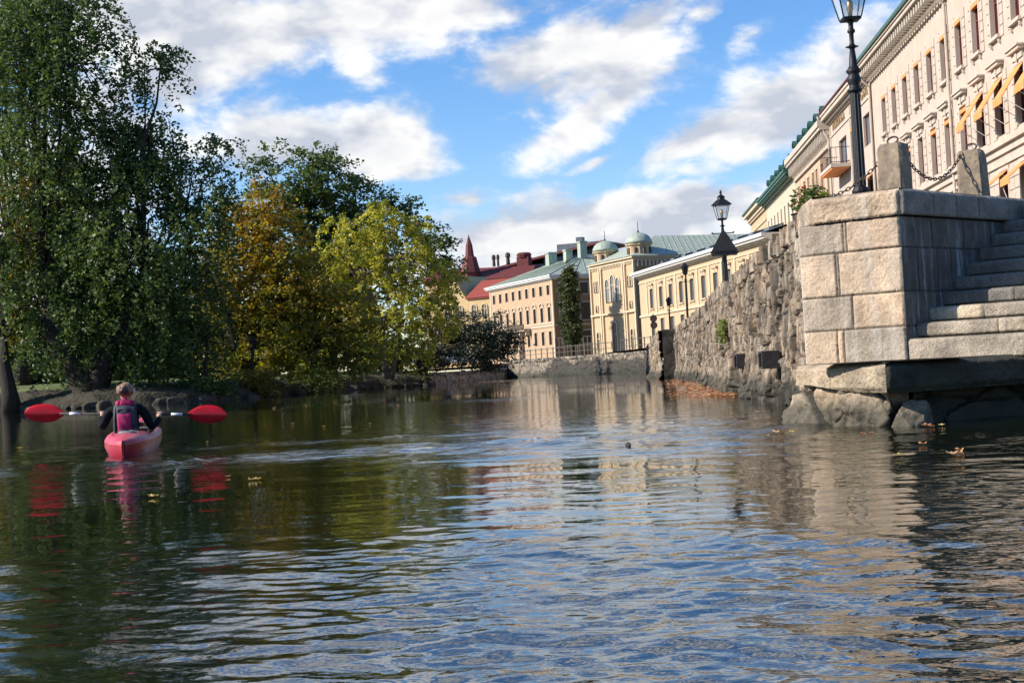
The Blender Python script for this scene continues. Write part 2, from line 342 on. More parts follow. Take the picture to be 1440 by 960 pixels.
# ================================================================ WATER
def make_water():
    rng = np.random.RandomState(4)
    # distances: fine near the viewer's boat, coarser further off
    r = [1.2]
    while r[-1] < 2600:
        x = r[-1]; r.append(x + (min(max(.011, x * x * .0007), .6) if x < 170 else x * .15))
    r = np.array(r)
    core = np.linspace(rad(-27), rad(27), 800)
    th = np.concatenate([np.linspace(rad(-180), rad(-29), 40), core, np.linspace(rad(29), rad(180), 40)])
    R, T = np.meshgrid(r, th, indexing='ij'); X = R * np.sin(T); Y = R * np.cos(T)
    dR = np.gradient(r)[:, None] * np.ones_like(X); dT = np.gradient(th)[None, :] * R
    res = np.maximum(dR, dT)
    # patches of breeze and the long trails left by the boats
    warp = nfbm(X * .05, Y * .05, 3, 3) * 6
    patch = nfbm(X * .22, Y * .07 + warp * .3, 11, 4); band = nfbm(X * .035 + 9, (Y + .35 * X) * .16 + warp * .25, 21, 4)
    ruffle = .34 + 1.35 * sstep(.44, .66, band) + .95 * sstep(.44, .62, patch)
    far = np.interp(R, [0, 8, 16, 26, 60, 150], [1.0, .95, .62, .34, .20, .12])
    def trail(y0, slope, x0, x1, w, a, bend=0):
        c = y0 + slope * X + bend * (X - x0) ** 2
        return a * np.exp(-((Y - c) / w) ** 2) * sstep(x0 - 1.5, x0 + .5, X) * (1 - sstep(x1 - 2, x1 + 1, X)) * (.5 + nfbm(X * .9, Y * .35, 77, 3))
    tr = trail(17.6, -.06, -3.9, 5.5, .55, 1.8) + trail(15.0, .03, -4.6, 3.8, .8, 3.2) + trail(38, -.15, -9, 2, 2.2, 2.2) + trail(64, -.3, -12, 2, 5, 1.8) + trail(108, -1.1, -6, 9, 9, 1.8) + trail(12.6, .10, -1, 5, .5, .55)
    lee = 1 - .45 * sstep(.1, -.9, X + .12 * Y - .3) * sstep(16, 9, R)      # calmer in the lee of the trees
    amp = ruffle * far * lee + tr * np.interp(R, [0, 12, 25, 60, 150], [.3, .9, .7, .6, .6])
    H = np.zeros_like(X)
    for k in range(90):
        lam = float(np.exp(rng.uniform(np.log(.085), np.log(1.1)))); kk = 2 * math.pi / lam
        ang = rng.normal(0, .55) if k % 3 else rng.uniform(0, 2 * math.pi)
        dx, dy = math.sin(ang + .15), math.cos(ang + .15)
        slope = .0095 * (1.2 if lam < .3 else .58)
        fade = np.clip(lam / (2.6 * res) - .6, 0, 1)
        if fade.max() <= 0: continue
        loc = sstep(.3, .7, vnoise(X * .5 / max(lam, .25) * .35 + k * 3.1, Y * .5 / max(lam, .25) * .35 - k, 40 + k)) * 1.5
        ph = rng.uniform(0, 6.28); bend = 1.3 * np.sin(X * .6 + k) + .9 * np.sin(Y * .5 + 2 * k)
        H += slope / kk * np.sin(kk * (X * dx + Y * dy) + ph + bend) * fade * loc
    # rings spreading from the boat the picture is taken from
    for (cx, cy, lam, a) in ((-2.2, 1.0, .13, .008), (.6, .5, .15, .007), (2.6, 1.6, .14, .008)):
        q = np.hypot(X - cx, Y - cy); fade = np.clip(lam / (2.6 * res) - .6, 0, 1)
        H += a * lam / 6.28 * 2.2 * np.sin(q * 6.283 / lam + 1.5 * nfbm(X * .8, Y * .8, 5, 2) * 6) * fade * sstep(.42, .62, nfbm(X * .45, Y * .45 + cx, 8, 3)) * np.exp(-((q - 3.4) / 2.6) ** 2)
    # the spreading bow and stern waves of the kayak
    for sx in (-1, 1):
        s = (16.6 - Y); lat = (X + 4.3) * sx - .34 * s - .25
        q = np.exp(-(lat / .22) ** 2) * (s > 0) * (s < 9) * np.exp(-s / 6)
        H += .008 * q * np.sin(lat * 18) * np.clip(.5 / (3 * res), 0, 1)
    H *= amp
    H = np.where(R > 165, 0, H)
    V = np.stack([X, Y, H], -1).reshape(-1, 3); nv = len(th)
    F = gridfaces(len(r), nv)[:, ::-1]
    base = len(V); V = np.concatenate([V, [[0, 0, 0]]])
    m, t, b = newmat('canal_water'); N = t.nodes; Lk = t.links
    b.inputs['Base Color'].default_value = (.006, .009, .004, 1); b.inputs['Roughness'].default_value = .02; b.inputs['IOR'].default_value = 1.33
    at = N.new('ShaderNodeAttribute'); at.attribute_name = 'ruffle'
    tc = N.new('ShaderNodeTexCoord')
    def nz(s, sv, d=3):
        mp = N.new('ShaderNodeMapping'); mp.inputs['Scale'].default_value = sv; Lk.new(tc.outputs['Object'], mp.inputs[0])
        n = N.new('ShaderNodeTexNoise'); n.inputs['Scale'].default_value = s; n.inputs['Detail'].default_value = d; n.inputs['Roughness'].default_value = .5; n.inputs['Distortion'].default_value = .3; Lk.new(mp.outputs[0], n.inputs['Vector']); return n.outputs[0]
    a1 = nz(7.5, (1, 1.35, 1), 3); a2 = nz(1.5, (1, 2.0, 1), 2)
    mm = N.new('ShaderNodeMath'); mm.operation = 'MULTIPLY'; Lk.new(a1, mm.inputs[0]); mm.inputs[1].default_value = .0036
    m2 = N.new('ShaderNodeMath'); m2.operation = 'MULTIPLY_ADD'; Lk.new(a2, m2.inputs[0]); m2.inputs[1].default_value = .006; Lk.new(mm.outputs[0], m2.inputs[2])
    m3 = N.new('ShaderNodeMath'); m3.operation = 'MULTIPLY'; Lk.new(m2.outputs[0], m3.inputs[0]); Lk.new(at.outputs['Fac'], m3.inputs[1])
    bp = N.new('ShaderNodeBump'); bp.inputs['Distance'].default_value = 1.0; Lk.new(m3.outputs[0], bp.inputs['Height']); Lk.new(bp.outputs[0], b.inputs['Normal'])
    me = npmesh('water', V, F, m, {'ruffle': np.r_[amp.ravel(), 0]}, smooth=True)
    b.inputs['IOR'].default_value = WATER_IOR
    o = link('water', me); tag(o, kind='structure'); return o
WATER_IOR = 2.8
make_water()

# ================================================================ GROUND
SHORE = [(-200, -20), (-70, 40), (-42, 66), (-26.9, 74.2), (-24.3, 73.3), (-20.5, 71.5), (-17.1, 72.3), (-14.6, 78.3), (-12.4, 90.5), (-9.5, 99), (-6.6, 102), (-6.1, 106), (-6.9, 115.5)]
def make_bank():
    P = np.array(SHORE, float); seg = np.hypot(*(P[1:] - P[:-1]).T); cum = np.r_[0, np.cumsum(seg)]
    fine = np.unique(np.r_[np.linspace(0, cum[2], 20), np.linspace(cum[2], cum[-1], 420)])
    X = np.interp(fine, cum, P[:, 0]); Y = np.interp(fine, cum, P[:, 1])
    k = 15; pad = lambda a: np.r_[np.full(k // 2, a[0]), a, np.full(k // 2, a[-1])]
    X = np.convolve(pad(X), np.ones(k) / k, 'valid'); Y = np.convolve(pad(Y), np.ones(k) / k, 'valid')
    X[0] = P[0, 0]; Y[0] = P[0, 1]; X[-1] = P[-1, 0]; Y[-1] = P[-1, 1]
    offs = [-1.2, -.4, -.1, .05, .25, .5, .8, 1.2, 1.7, 2.4, 3.5, 5, 7, 10, 14, 20, 30, 50, 90, 200, 900]
    zz = [-.5, -.15, .02, .16, .34, .5, .62, .75, .85, .95, 1.02, 1.1, 1.2, 1.3, 1.4, 1.45, 1.5, 1.5, 1.5, 1.5, 1.5]
    D = np.array([-.55, .83]); V = []
    for o, z in zip(offs, zz):
        nx = nfbm(fine * .35, fine * 0 + o, 3, 4) - .5
        px = X + D[0] * o; py = Y + D[1] * o
        hz = z + (nfbm(px * .9, py * .9, 9, 5) - .5) * (.8 if .1 < z < 1.0 else .2)
        V.append(np.stack([px + nx * .8 * (o < 6), py + nx * .5 * (o < 6), hz], -1))
    V = np.stack(V, 1); n = len(offs)
    me = npmesh('bank', V.reshape(-1, 3), gridfaces(len(fine), n), M['soil'])
    me.materials.append(M['lawn']); mi = np.zeros((len(fine) - 1, n - 1), np.int32); mi[:, 10:] = 1; me.polygons.foreach_set('material_index', mi.ravel())
    o = link('park_bank', me); tag(o, kind='structure')
make_bank()
b = MB(); b.add([(-200, 116, 1.45), (-7.2, 115.6, 1.2), (-1.0, 151.2, 1.5), (8.4, 123, 1.55), (8.6, 400, 1.8), (-200, 400, 1.8)], [(0, 1, 2, 4, 5), (2, 3, 4)]); tag(b.build('far_ground', M['gravel']), kind='structure')
b = MB(); b.add([(-3500, 300, 1.2), (3500, 300, 1.2), (3500, 4200, 1.2), (-3500, 4200, 1.2)], [(0, 1, 2, 3)]); tag(b.build('horizon_ground', M['lawn']), kind='structure')
b = MB(); b.add([(7.9, 63, 2.22), (8.5, 80, 2.2), (11, 112, 2.0), (8.7, 124, 1.9), (8.6, 420, 1.9), (200, 420, 2.2), (200, 14, 2.4), (6.3, 17.2, 2.4), (4.4, 15.9, 2.4), (4.1, 16.3, 2.4), (4.8, 20, 2.4), (5.2, 32, 2.4)], [tuple(range(12))[::-1]]); tag(b.build('quay_pavement', M['gravel']), kind='structure')

# ================================================================ QUAY WALLS
M['rubble'] = stone_mat('rubble_granite', [(.09, .072, .055), (.20, .145, .095), (.29, .21, .14), (.14, .11, .08), (.34, .26, .18), (.23, .16, .105), (.42, .34, .25)], (.045, .038, .03), .016, 26, (.46, .42, .36), .6, .32, black=.6)
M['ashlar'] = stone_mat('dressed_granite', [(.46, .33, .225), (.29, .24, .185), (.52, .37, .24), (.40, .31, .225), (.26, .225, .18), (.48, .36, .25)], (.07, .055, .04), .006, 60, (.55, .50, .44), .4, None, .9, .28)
M['ashlardark'] = stone_mat('shaded_stained_granite', [(.13, .11, .09), (.095, .085, .075), (.15, .125, .10), (.08, .073, .065)], (.04, .035, .03), .006, 60, (.42, .42, .41), .75, None, .7)  # pier granite with the shade of this face painted in; pale streaks are stains
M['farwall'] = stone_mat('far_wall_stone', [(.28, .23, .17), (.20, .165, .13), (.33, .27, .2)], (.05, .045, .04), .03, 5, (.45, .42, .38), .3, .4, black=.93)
M['slab'] = stone_mat('landing_granite', [(.40, .31, .21), (.34, .27, .19), (.44, .35, .25)], (.05, .04, .03), .01, 45, (.12, .11, .08), .3, None, .8)
def rubble_fn(su, sz, seed, depth, rough, cap=.32, rid=0.0):
    def fn(U, Z, ZT):
        e, c = voronoi(U + .12 * np.sin(Z * 4), Z, su, sz, seed, .85)
        e2, c2 = voronoi(U, (ZT - Z), 1.15, 9.0, seed + 3, .5)
        capm = (ZT - Z) < cap * (1 + .35 * (nfbm(U * 1.2, U * 0, 4, 2) - .5))
        e = np.where(capm, e2 * .9, e); c = np.where(capm, c2 * .6 + .4, c)
        jl = np.abs((ZT - Z) - cap); e = np.minimum(e, jl * 3)
        o = sstep(0, .12, e) * depth + (hash2((c * 9999).astype(int), 3, 5) - .5) * rough * 1.2
        o += (nfbm(U * 5, Z * (1.4 if rid else 5), 31, 5) - .5) * rough * 1.7 + (nfbm(U * 18, Z * (4 if rid else 14), 37, 3) - .5) * rough * .5 + (nfbm(U * .35, Z * .6, 33, 2) - .5) * (.12 if rid else .25)
        o += capm * .05
        if rid:      # split faces: stepped vertical splinters at three sizes, with cracks between them
            wu = U + .10 * (nfbm(U * 1.3, Z * 1.6, 90, 3) - .5) * 2 + .05 * Z * np.sin(U * .9)
            e3, c3 = voronoi(wu, Z + .25 * nfbm(U * 3, Z, 92, 2), .26, .95, seed + 20, .9); e4, c4 = voronoi(wu, Z, .085, .42, seed + 30, .95); e5, c5 = voronoi(wu + .3 * Z, Z, .55, .28, seed + 40, .9)
            o += rid * (.13 * (c3 - .5) + .07 * (c4 - .5) + .035 * (c5 - .5) + .03 * sstep(0, .12, e3) + .015 * sstep(0, .15, e4)) * (1 - .5 * capm)
            o -= .08 * rid * sstep(.62, .70, nfbm(U * 1.6, Z * 1.0, 99, 4))
            crev = np.maximum(1 - sstep(.0, .14, e3), .5 * (1 - sstep(0, .12, e4))); c = np.clip(.45 * c + .4 * c3 + .25 * c4, 0, 1)
        # stones at the water's edge are bigger and hollowed
        o += (nfbm(U * 1.5, Z * 1.5, 51, 3) - .4) * .5 * sstep(.55, .05, Z)
        if rid: return o, c, np.clip(np.maximum(1 - sstep(.01, .06, e), crev * .85), 0, 1)
        return o, c, 1 - sstep(.02, .10, e)
    return fn
wall = thing('canal_wall', (4.8, 32, 0), 0, 'long rough rubble retaining wall rising from the water behind the dressed stone corner', 'wall')
def zt_of(pts):   # pts far -> near with tops
    P = np.array([(a, b) for a, b, _ in pts], float); seg = np.hypot(*(P[1:] - P[:-1]).T); cum = np.r_[0, np.cumsum(seg)]; z = np.array([c for _, _, c in pts])
    return lambda u: np.interp(u, cum, z) + .05 * (vnoise(u / 1.1, u * 0, 8) - .5)
WP = [(7.28, 62.9, 2.28), (6.9, 56, 2.36), (5.9, 43, 2.42), (4.92, 33, 2.45), (4.60, 27.7, 2.55), (4.22, 21, 2.68), (4.10, 19.3, 2.72), (3.85, 17.4, 2.66), (3.55, 16.2, 2.5)]
o = relief('rubble_face', [(a, b) for a, b, _ in WP], -.35, zt_of(WP), .03, .03, rubble_fn(1.0, .78, 7, .05, .08, rid=1.0), M['rubble'], None, .9, smooth=False, batter=.03)
o.location = (-4.8, -32, 0); o.parent = wall
WP2 = [(7.9, 82, 1.70), (7.2, 70.5, 2.0), (6.65, 63.0, 2.18)]
def end_fn(U, Z, ZT, f=rubble_fn(.6, .6, 18, .03, .03)): o, c, j = f(U, Z, ZT); return o * .5, c, np.maximum(j, .75)  # end face darkened evenly, its shade painted into the colour
wall2 = thing('canal_wall', (7.5, 70, 0), 0, 'far end of the right quay wall just before the canal bend, partly in shade', 'wall')
o = relief('rubble_face', [(a, b) for a, b, _ in WP2], -.3, zt_of(WP2), .08, .06, rubble_fn(.6, .6, 17, .10, .08, rid=1.0), M['rubble'], wall2, .9); o.location = (-7.5, -70, 0)
o = relief('end_face', [(6.65, 63.0), (8.0, 63.0)], -.3, 2.2, .06, .06, end_fn, M['rubble'], wall2, .5); o.location = (-7.5, -70, 0)
for (x, y, z, tx, lb) in ((4.50, 27.5, .69, .0, None), (4.20, 23.0, .70, .0, None)):
    dr = tag(thing('drain_opening', (x - .02, y, z), 0), 'square dark drain hole nearer to the stone corner in the rubble wall' if y < 25 else 'square drain hole with a plate, farther along the rubble wall', 'drain', 'drain openings in the rubble wall')
    fr = MB(); fr.box(-.19, .1, -.24, -.17, -.2, .2); fr.box(-.19, .1, .17, .24, -.2, .2); fr.box(-.19, .1, -.17, .17, .15, .2); fr.box(-.19, .1, -.17, .17, -.2, -.15); fr.build('surround', M['darkiron'], dr)
    bk = MB(); bk.box(-.1, .1, -.168, .168, -.148, .148); bk.build('hole', M['cavity'], dr)
    if y > 25: g = MB(); g.box(-.215, -.19, -.02, .22, -.16, .16); g.build('cover_plate', M['rust'], dr)
    dr.scale = (1, .75, .72)

# far quay wall
FW = [(-.7, 151, 1.85), (8.9, 122, 1.75), (11.3, 112, 1.75)]
_rf = rubble_fn(.9, .5, 71, .12, .09, .22)
def tree_shade_fn(U, Z, ZT):      # tree shade painted black below an uneven line on the right two thirds
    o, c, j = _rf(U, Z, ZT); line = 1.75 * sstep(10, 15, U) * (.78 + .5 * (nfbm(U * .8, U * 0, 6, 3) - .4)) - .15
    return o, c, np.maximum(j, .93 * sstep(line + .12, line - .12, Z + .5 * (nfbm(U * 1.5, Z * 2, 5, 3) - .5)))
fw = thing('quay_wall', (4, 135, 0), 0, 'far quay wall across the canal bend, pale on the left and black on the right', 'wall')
o = relief('wall_face', [(a, b) for a, b, _ in FW], -.3, zt_of(FW), .16, .09, tree_shade_fn, M['farwall'], fw, 1.0); o.location = (-4, -135, 0)
RV = [(-7.1, 116.2), (-4.6, 130), (-.7, 151)]
rv = thing('stone_revetment', (-4, 130, 0), 0, 'low pale revetment of upright stones running along the bank below the dark bush', 'revetment')
o = relief('revetment_face', RV, -.3, lambda u: .62 + .25 * vnoise(u / .7, u * 0, 3) + 1.2 * sstep(33, 37, u), .12, .08, rubble_fn(.45, .7, 81, .10, .12, .1), stone_mat('revetment_stones', [(.46, .37, .26), (.36, .29, .2), (.52, .44, .33)], (.10, .08, .05), .02, 8, (.5, .45, .4), .2, None), rv, 2.4); o.location = (4, -130, 0)

# dressed stone pier at the landing
def ashlar_fn(courses, joints, seed, depth=.022, rough=.012, jw=.012):
    # courses: z boundaries; joints: list per course of u positions
    def fn(U, Z, ZT):
        k = np.clip(np.searchsorted(courses, Z.ravel()) - 1, 0, len(courses) - 2).reshape(Z.shape)
        cz = np.array(courses); wob = (nfbm(U * 6, Z * 6, seed + 9, 3) - .5) * .012
        e = np.minimum(np.abs(Z + wob - cz[k]), np.abs(cz[k + 1] - Z - wob)); tint = np.zeros(U.shape); off = np.zeros(U.shape)
        for c in range(len(courses) - 1):
            m = k == c; js = np.array([-9] + list(joints[c]) + [99.]); uu = U[m] + wob[m]
            i = np.clip(np.searchsorted(js, uu) - 1, 0, len(js) - 2)
            e[m] = np.minimum(e[m], np.minimum(np.abs(uu - js[i]), np.abs(js[i + 1] - uu)))
            tint[m] = hash2(i, i * 0 + c, seed); off[m] = hash2(i, i * 0 + c, seed + 1) - .5
        e = np.where((Z < courses[0] + 1e-4) | (Z > courses[-1] - 1e-4), np.minimum(e, .01) * 0 + .006, e)
        o = sstep(0, .018, e) * depth + off * .012 + (nfbm(U * 7, Z * 7, seed + 3, 5) - .5) * rough * 1.3 + (nfbm(U * 40, Z * 40, seed + 4, 3) - .5) * rough
        return o, tint, 1 - sstep(jw * .35, jw, e)
    return fn
pier = thing('stone_pier', (4.27, 15.4, 0), 0, 'squared granite corner of the quay wall beside the landing steps, with a rounded coping', 'pier')
zc = [.55, 1.00, 1.375, 1.86, 2.20]
def place(o, parent): o.parent = parent; o.location = (-parent.location.x, -parent.location.y, -parent.location.z); return o
F1 = [(3.33, 16.2), (4.27, 15.4)]
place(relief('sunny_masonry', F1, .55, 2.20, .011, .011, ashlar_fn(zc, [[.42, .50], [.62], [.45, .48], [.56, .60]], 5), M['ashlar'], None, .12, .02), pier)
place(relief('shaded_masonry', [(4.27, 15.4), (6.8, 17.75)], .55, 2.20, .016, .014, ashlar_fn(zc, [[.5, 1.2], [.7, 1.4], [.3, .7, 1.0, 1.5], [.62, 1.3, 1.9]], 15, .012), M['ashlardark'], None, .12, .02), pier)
F1c = [(3.36, 16.12), (4.245, 15.36), ]
def coping(name, p, z0, z1, js, seed, mtl):
    f = ashlar_fn([z0, z1], [js], seed, .03, .02)
    def fn(U, Z, ZT):
        o, t, j = f(U, Z, ZT); return o - .05 * sstep(z1 - .07, z1, Z) ** 2 + .01, t, j
    return place(relief(name, p, z0, z1, .011, .011, fn, mtl, None, .55, .02), pier)
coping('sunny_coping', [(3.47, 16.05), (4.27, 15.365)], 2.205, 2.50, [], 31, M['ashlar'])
coping('shaded_coping', [(4.27, 15.365), (6.9, 17.8)], 2.205, 2.50, [.62, 1.12, 1.62, 2.3], 33, stone_mat('shaded_coping_granite', [(.24, .21, .175), (.20, .18, .155), (.27, .23, .19)], (.04, .035, .03), .006, 60, (.3, .3, .3), .1, None, .8))  # coping granite in a darker copy, shade painted into the colour
coping('end_coping', [(3.66, 17.6), (3.50, 16.6), (3.47, 16.05)], 2.205, 2.52, [.5, 1.1], 35, M['ashlar'])
b = MB(); b.add([(3.45, 16.1, 2.46), (4.27, 15.42, 2.46), (6.8, 17.8, 2.46), (6.2, 18.4, 2.46), (4.3, 16.8, 2.46), (3.7, 17.5, 2.46)], [(0, 1, 2, 3, 4, 5)]); place(b.build('top_bed', M['granite']), pier)

# landing steps
st = thing('landing_steps', (4.4, 15.5, 0), 0, 'flight of worn granite steps climbing right from the water landing to the quay', 'steps')
D1 = np.array([.73, .68]) / np.hypot(.73, .68); D2 = np.array([.76, -.65]); c0 = np.array([4.27, 15.4])
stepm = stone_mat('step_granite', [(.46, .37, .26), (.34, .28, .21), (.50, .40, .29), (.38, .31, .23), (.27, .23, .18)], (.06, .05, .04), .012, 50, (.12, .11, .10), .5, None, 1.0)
stepd = stone_mat('shaded_step_granite', [(.19, .165, .135), (.13, .118, .10), (.23, .20, .165), (.155, .14, .12)], (.02, .02, .018), .012, 40, (.3, .29, .27), .3, None, 1.1)  # upper steps: same granite with their shade painted in
for i in range(11):
    t0 = -.10 + .292 * i; z0 = (.60 if i == 0 else .86 + .169 * (i - 1)); z1 = .86 + .169 * i
    p = c0 + D1 * max(t0, .01) + D2 * .02; q = c0 + D1 * t0 + D2 * 5
    js = [[1.3, 2.6, 3.6], [.9, 1.75, 3.2], [.6, 1.9, 2.7, 4], [.8, 1.5, 2.2, 3.1]][i % 4]
    f = ashlar_fn([z0, z1], [js], 60 + i, .012, .014, .008)
    def fn(U, Z, ZT, f=f, z1=z1, z0=z0):
        o, t, j = f(U, Z, ZT); return o - .035 * sstep(z1 - .035, z1, Z) ** 2 - .035 * sstep(z0 + .03, z0 + .015, Z), t, np.maximum(j, sstep(z0 + .028, z0 + .018, Z))  # shadow line along the riser foot painted into the joint colour
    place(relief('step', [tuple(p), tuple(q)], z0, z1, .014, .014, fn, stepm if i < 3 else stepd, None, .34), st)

# landing platform and the rough stones that carry it
pl = thing('landing_platform', (4.3, 14.5, 0), 0, 'thick granite landing slab at the foot of the steps just above the water', 'platform')
A = (3.14, 15.75); B = (3.58, 13.72); C_ = (5.3, 14.62); E_ = (9.5, 16.8)
def slab_fn(seed, js, t):
    def fn(U, Z, ZT):
        f = ashlar_fn([.30, .64], [js], seed, .03, .03); o, tn, j = f(U, np.clip(Z, .3, .64), ZT)
        return o - .10 * sstep(.56, .64, Z) ** 2 - .05 * sstep(.40, .33, Z), tn, j
    return fn
place(relief('sunny_edge', [A, (3.26, 15.0), B], lambda u: .42 - .08 * sstep(.3, 1.6, u), .64, .012, .012, slab_fn(41, [.95], 0), M['slab'], None, .9, .03), pl)
place(relief('shaded_edge', [B, C_, E_], .33, .64, .016, .014, slab_fn(43, [1.95, 3.4], 0), stone_mat('shaded_slab_granite', [(.055, .052, .035), (.04, .038, .028), (.07, .064, .045)], (.02, .02, .015), .02, 35, (.05, .05, .03), .4, None, 1.0), None, 1.1, .03), pl)  # slab granite darkened on this edge to paint its shade
b = MB(); b.add([(3.3, 15.8, .615), (3.72, 13.92, .615), (5.3, 14.75, .615), (9.5, 16.95, .615), (9.5, 18, .615), (4.6, 15.9, .615), (3.6, 16.4, .615)], [tuple(range(7))]); place(b.build('slab_top', M['slab']), pl)
def boulder(name, loc, size, seed, mtl, label, group, cat='boulder', sub=5, amp=.35, rz=0.0, cuts=7):
    import bmesh
    bm = bmesh.new(); bmesh.ops.create_icosphere(bm, subdivisions=sub, radius=1.0)
    V = np.array([v.co[:] for v in bm.verts]); fs = np.array([[v.index for v in f.verts] for f in bm.faces]); bm.free()
    rr = np.random.RandomState(seed); V = np.sign(V) * np.abs(V) ** .72
    for _ in range(cuts):
        n = rr.normal(size=3); n /= np.linalg.norm(n); d = rr.uniform(.62, .95); s = V @ n - d; V = V - np.outer(np.clip(s, 0, None), n)
    nn = (nfbm(V[:, 0] * 2 + seed, V[:, 1] * 2 + V[:, 2] * 1.7, seed, 4) - .5) * amp + (nfbm(V[:, 0] * 9 + V[:, 2] * 5, V[:, 1] * 9 - V[:, 2] * 6, seed, 3) - .5) * amp * .3
    V = V * (1 + nn[:, None]) * np.array(size)
    o = link(name, npmesh(name, V, fs, mtl, {'tint': nfbm(V[:, 0] * 3, V[:, 2] * 3 + V[:, 1] * 3, seed, 3) * 1.4 - .2, 'joint': np.zeros(len(V))}, smooth=True), None, loc, rz)
    return tag(o, label, cat, group) if label else o
M['boulder'] = stone_mat('split_granite', [(.40, .31, .20), (.30, .235, .165), (.45, .36, .25)], (.05, .04, .03), .014, 30, (.14, .12, .09), .35, .16, 1.0)
M['darkboulder'] = stone_mat('shaded_split_granite', [(.06, .055, .042), (.04, .038, .03), (.08, .07, .05)], (.03, .03, .02), .02, 26, (.05, .05, .04), .4, .12, 1.0)  # same split granite, with the shade under the slab put into its colour
G = 'rough stones under the landing slab'
FD = stone_mat('foundation_stone', [(.40, .31, .20), (.30, .235, .165), (.45, .36, .25), (.34, .25, .16)], (.03, .025, .02), .014, 30, (.14, .12, .09), .45, .20, 1.0)
place(relief('foundation', [(3.28, 16.0), (3.36, 15.0), (3.66, 13.98), (3.95, 14.3)], -.35, .43, .014, .014, rubble_fn(.62, .44, 203, .06, .10, -1), FD, None, .3, .05), pl)
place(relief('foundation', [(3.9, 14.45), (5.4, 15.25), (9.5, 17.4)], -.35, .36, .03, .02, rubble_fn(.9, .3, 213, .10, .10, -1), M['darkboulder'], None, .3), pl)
boulder('boulder', (3.86, 13.98, .0), (.24, .26, .26), 3, M['boulder'], 'sunlit split boulder jutting out at the corner of the landing slab', G, rz=.2)
boulder('boulder', (3.80, 16.7, .10), (.22, .30, .42), 12, M['boulder'], 'upright ochre stone between the landing slab and the rubble wall', G, rz=.4)
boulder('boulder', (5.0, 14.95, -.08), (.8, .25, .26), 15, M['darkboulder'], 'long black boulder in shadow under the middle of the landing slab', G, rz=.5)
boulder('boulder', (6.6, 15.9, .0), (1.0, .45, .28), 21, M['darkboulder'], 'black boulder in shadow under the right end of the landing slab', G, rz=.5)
for i, (x, y, sx, sz, rz) in enumerate(((4.0, 16.9, .35, .42, .3), (3.95, 17.7, .30, .5, -.2), (4.05, 18.5, .32, .40, .1))):
    boulder('boulder', (x, y, .1), (sx, .45, sz), 30 + i, M['rubble'], ['dark rock wedged at the foot of the rubble wall just left of the landing', 'tall narrow rock at the foot of the rubble wall', 'rock at the foot of the rubble wall below the nearer drain hole'][i], 'rocks at the foot of the rubble wall', rz=rz)
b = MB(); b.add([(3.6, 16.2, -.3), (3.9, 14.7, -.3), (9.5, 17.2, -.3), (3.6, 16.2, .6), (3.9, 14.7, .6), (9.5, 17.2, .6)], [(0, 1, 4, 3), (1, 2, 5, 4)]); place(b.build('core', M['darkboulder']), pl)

# ================================================================ BOLLARDS, CHAINS, LAMPS
def bollard(x, y, label, rz):
    b = MB(); b.add([(x * r_, y * r_, z) for z, r_ in ((0, .19), (.75, .165), (.90, .158), (.95, .14)) for x, y in ((-1, -.8), (-.8, -1), (.8, -1), (1, -.8), (1, .8), (.8, 1), (-.8, 1), (-1, .8))], [(i * 8 + k, i * 8 + (k + 1) % 8, (i + 1) * 8 + (k + 1) % 8, (i + 1) * 8 + k) for i in range(3) for k in range(8)] + [tuple(range(24, 32))])
    import bmesh
    me = b.mesh('stone_bollard', M['granite']); bm = bmesh.new(); bm.from_mesh(me)
    bmesh.ops.subdivide_edges(bm, edges=bm.edges[:], cuts=3, use_grid_fill=True)
    for v in bm.verts:
        n = nfbm(np.array([v.co.x * 12 + v.co.z * 5 + x]), np.array([v.co.y * 12 + v.co.z * 9]), 4, 4)[0] - .5; d = Vector((v.co.x, v.co.y, 0)).normalized() if v.co.xy.length > .01 else Vector((0, 0, 1)); v.co += d * n * .035
    bm.to_mesh(me); bm.free()
    t = thing('stone_bollard', (x, y, 2.4), rz, label, 'bollard', 'granite bollards on the quay corner')
    link('post', me, t)
    r = MB(); r.tube([(.07 * math.cos(a), .07 * math.sin(a) * .5, 1.0 + .05 * math.sin(a) + .0) for a in np.linspace(0, 6.28, 13)], .013, 6); r.build('chain_ring', M['rust'], t); return t
M['granite2'] = M['granite']
bollard(4.96, 18.0, 'granite bollard on the quay corner nearest to the street lamp', -.65)
bollard(6.28, 19.0, 'granite bollard above the landing steps, to the right of the other one', -.55)
def chain(name, a, b_, sag, label, group='chains between the bollards'):
    a = Vector(a); b_ = Vector(b_); n = int((b_ - a).length * 1.12 / .062); c = MB(); mid = []
    for i in range(n + 1):
        t = i / n; p = a.lerp(b_, t); p.z -= sag * 4 * t * (1 - t); mid.append(p)
    for i in range(n):
        p, q = mid[i], mid[i + 1]; d = (q - p).normalized(); side = d.cross(Vector((0, 0, 1))).normalized(); up = side.cross(d)
        w = side if i % 2 else up; cc = (p + q) / 2; L = (q - p).length * .68
        c.tube([cc + d * L * math.cos(k) + w * .02 * math.sin(k) for k in np.linspace(0, 6.283, 11)], .0075, 5, cap=False)
    return tag(c.build(name, M['rust'], smooth=True), label, 'chain', group)
chain('chain', (5.08, 18.07, 3.28), (6.13, 18.93, 3.32), .36, 'rusty chain sagging between the two granite bollards')
chain('chain', (4.88, 18.0, 3.25), (4.15, 18.25, 2.75), .10, 'rusty chain hanging down to the left of the bollard beside the lamp')

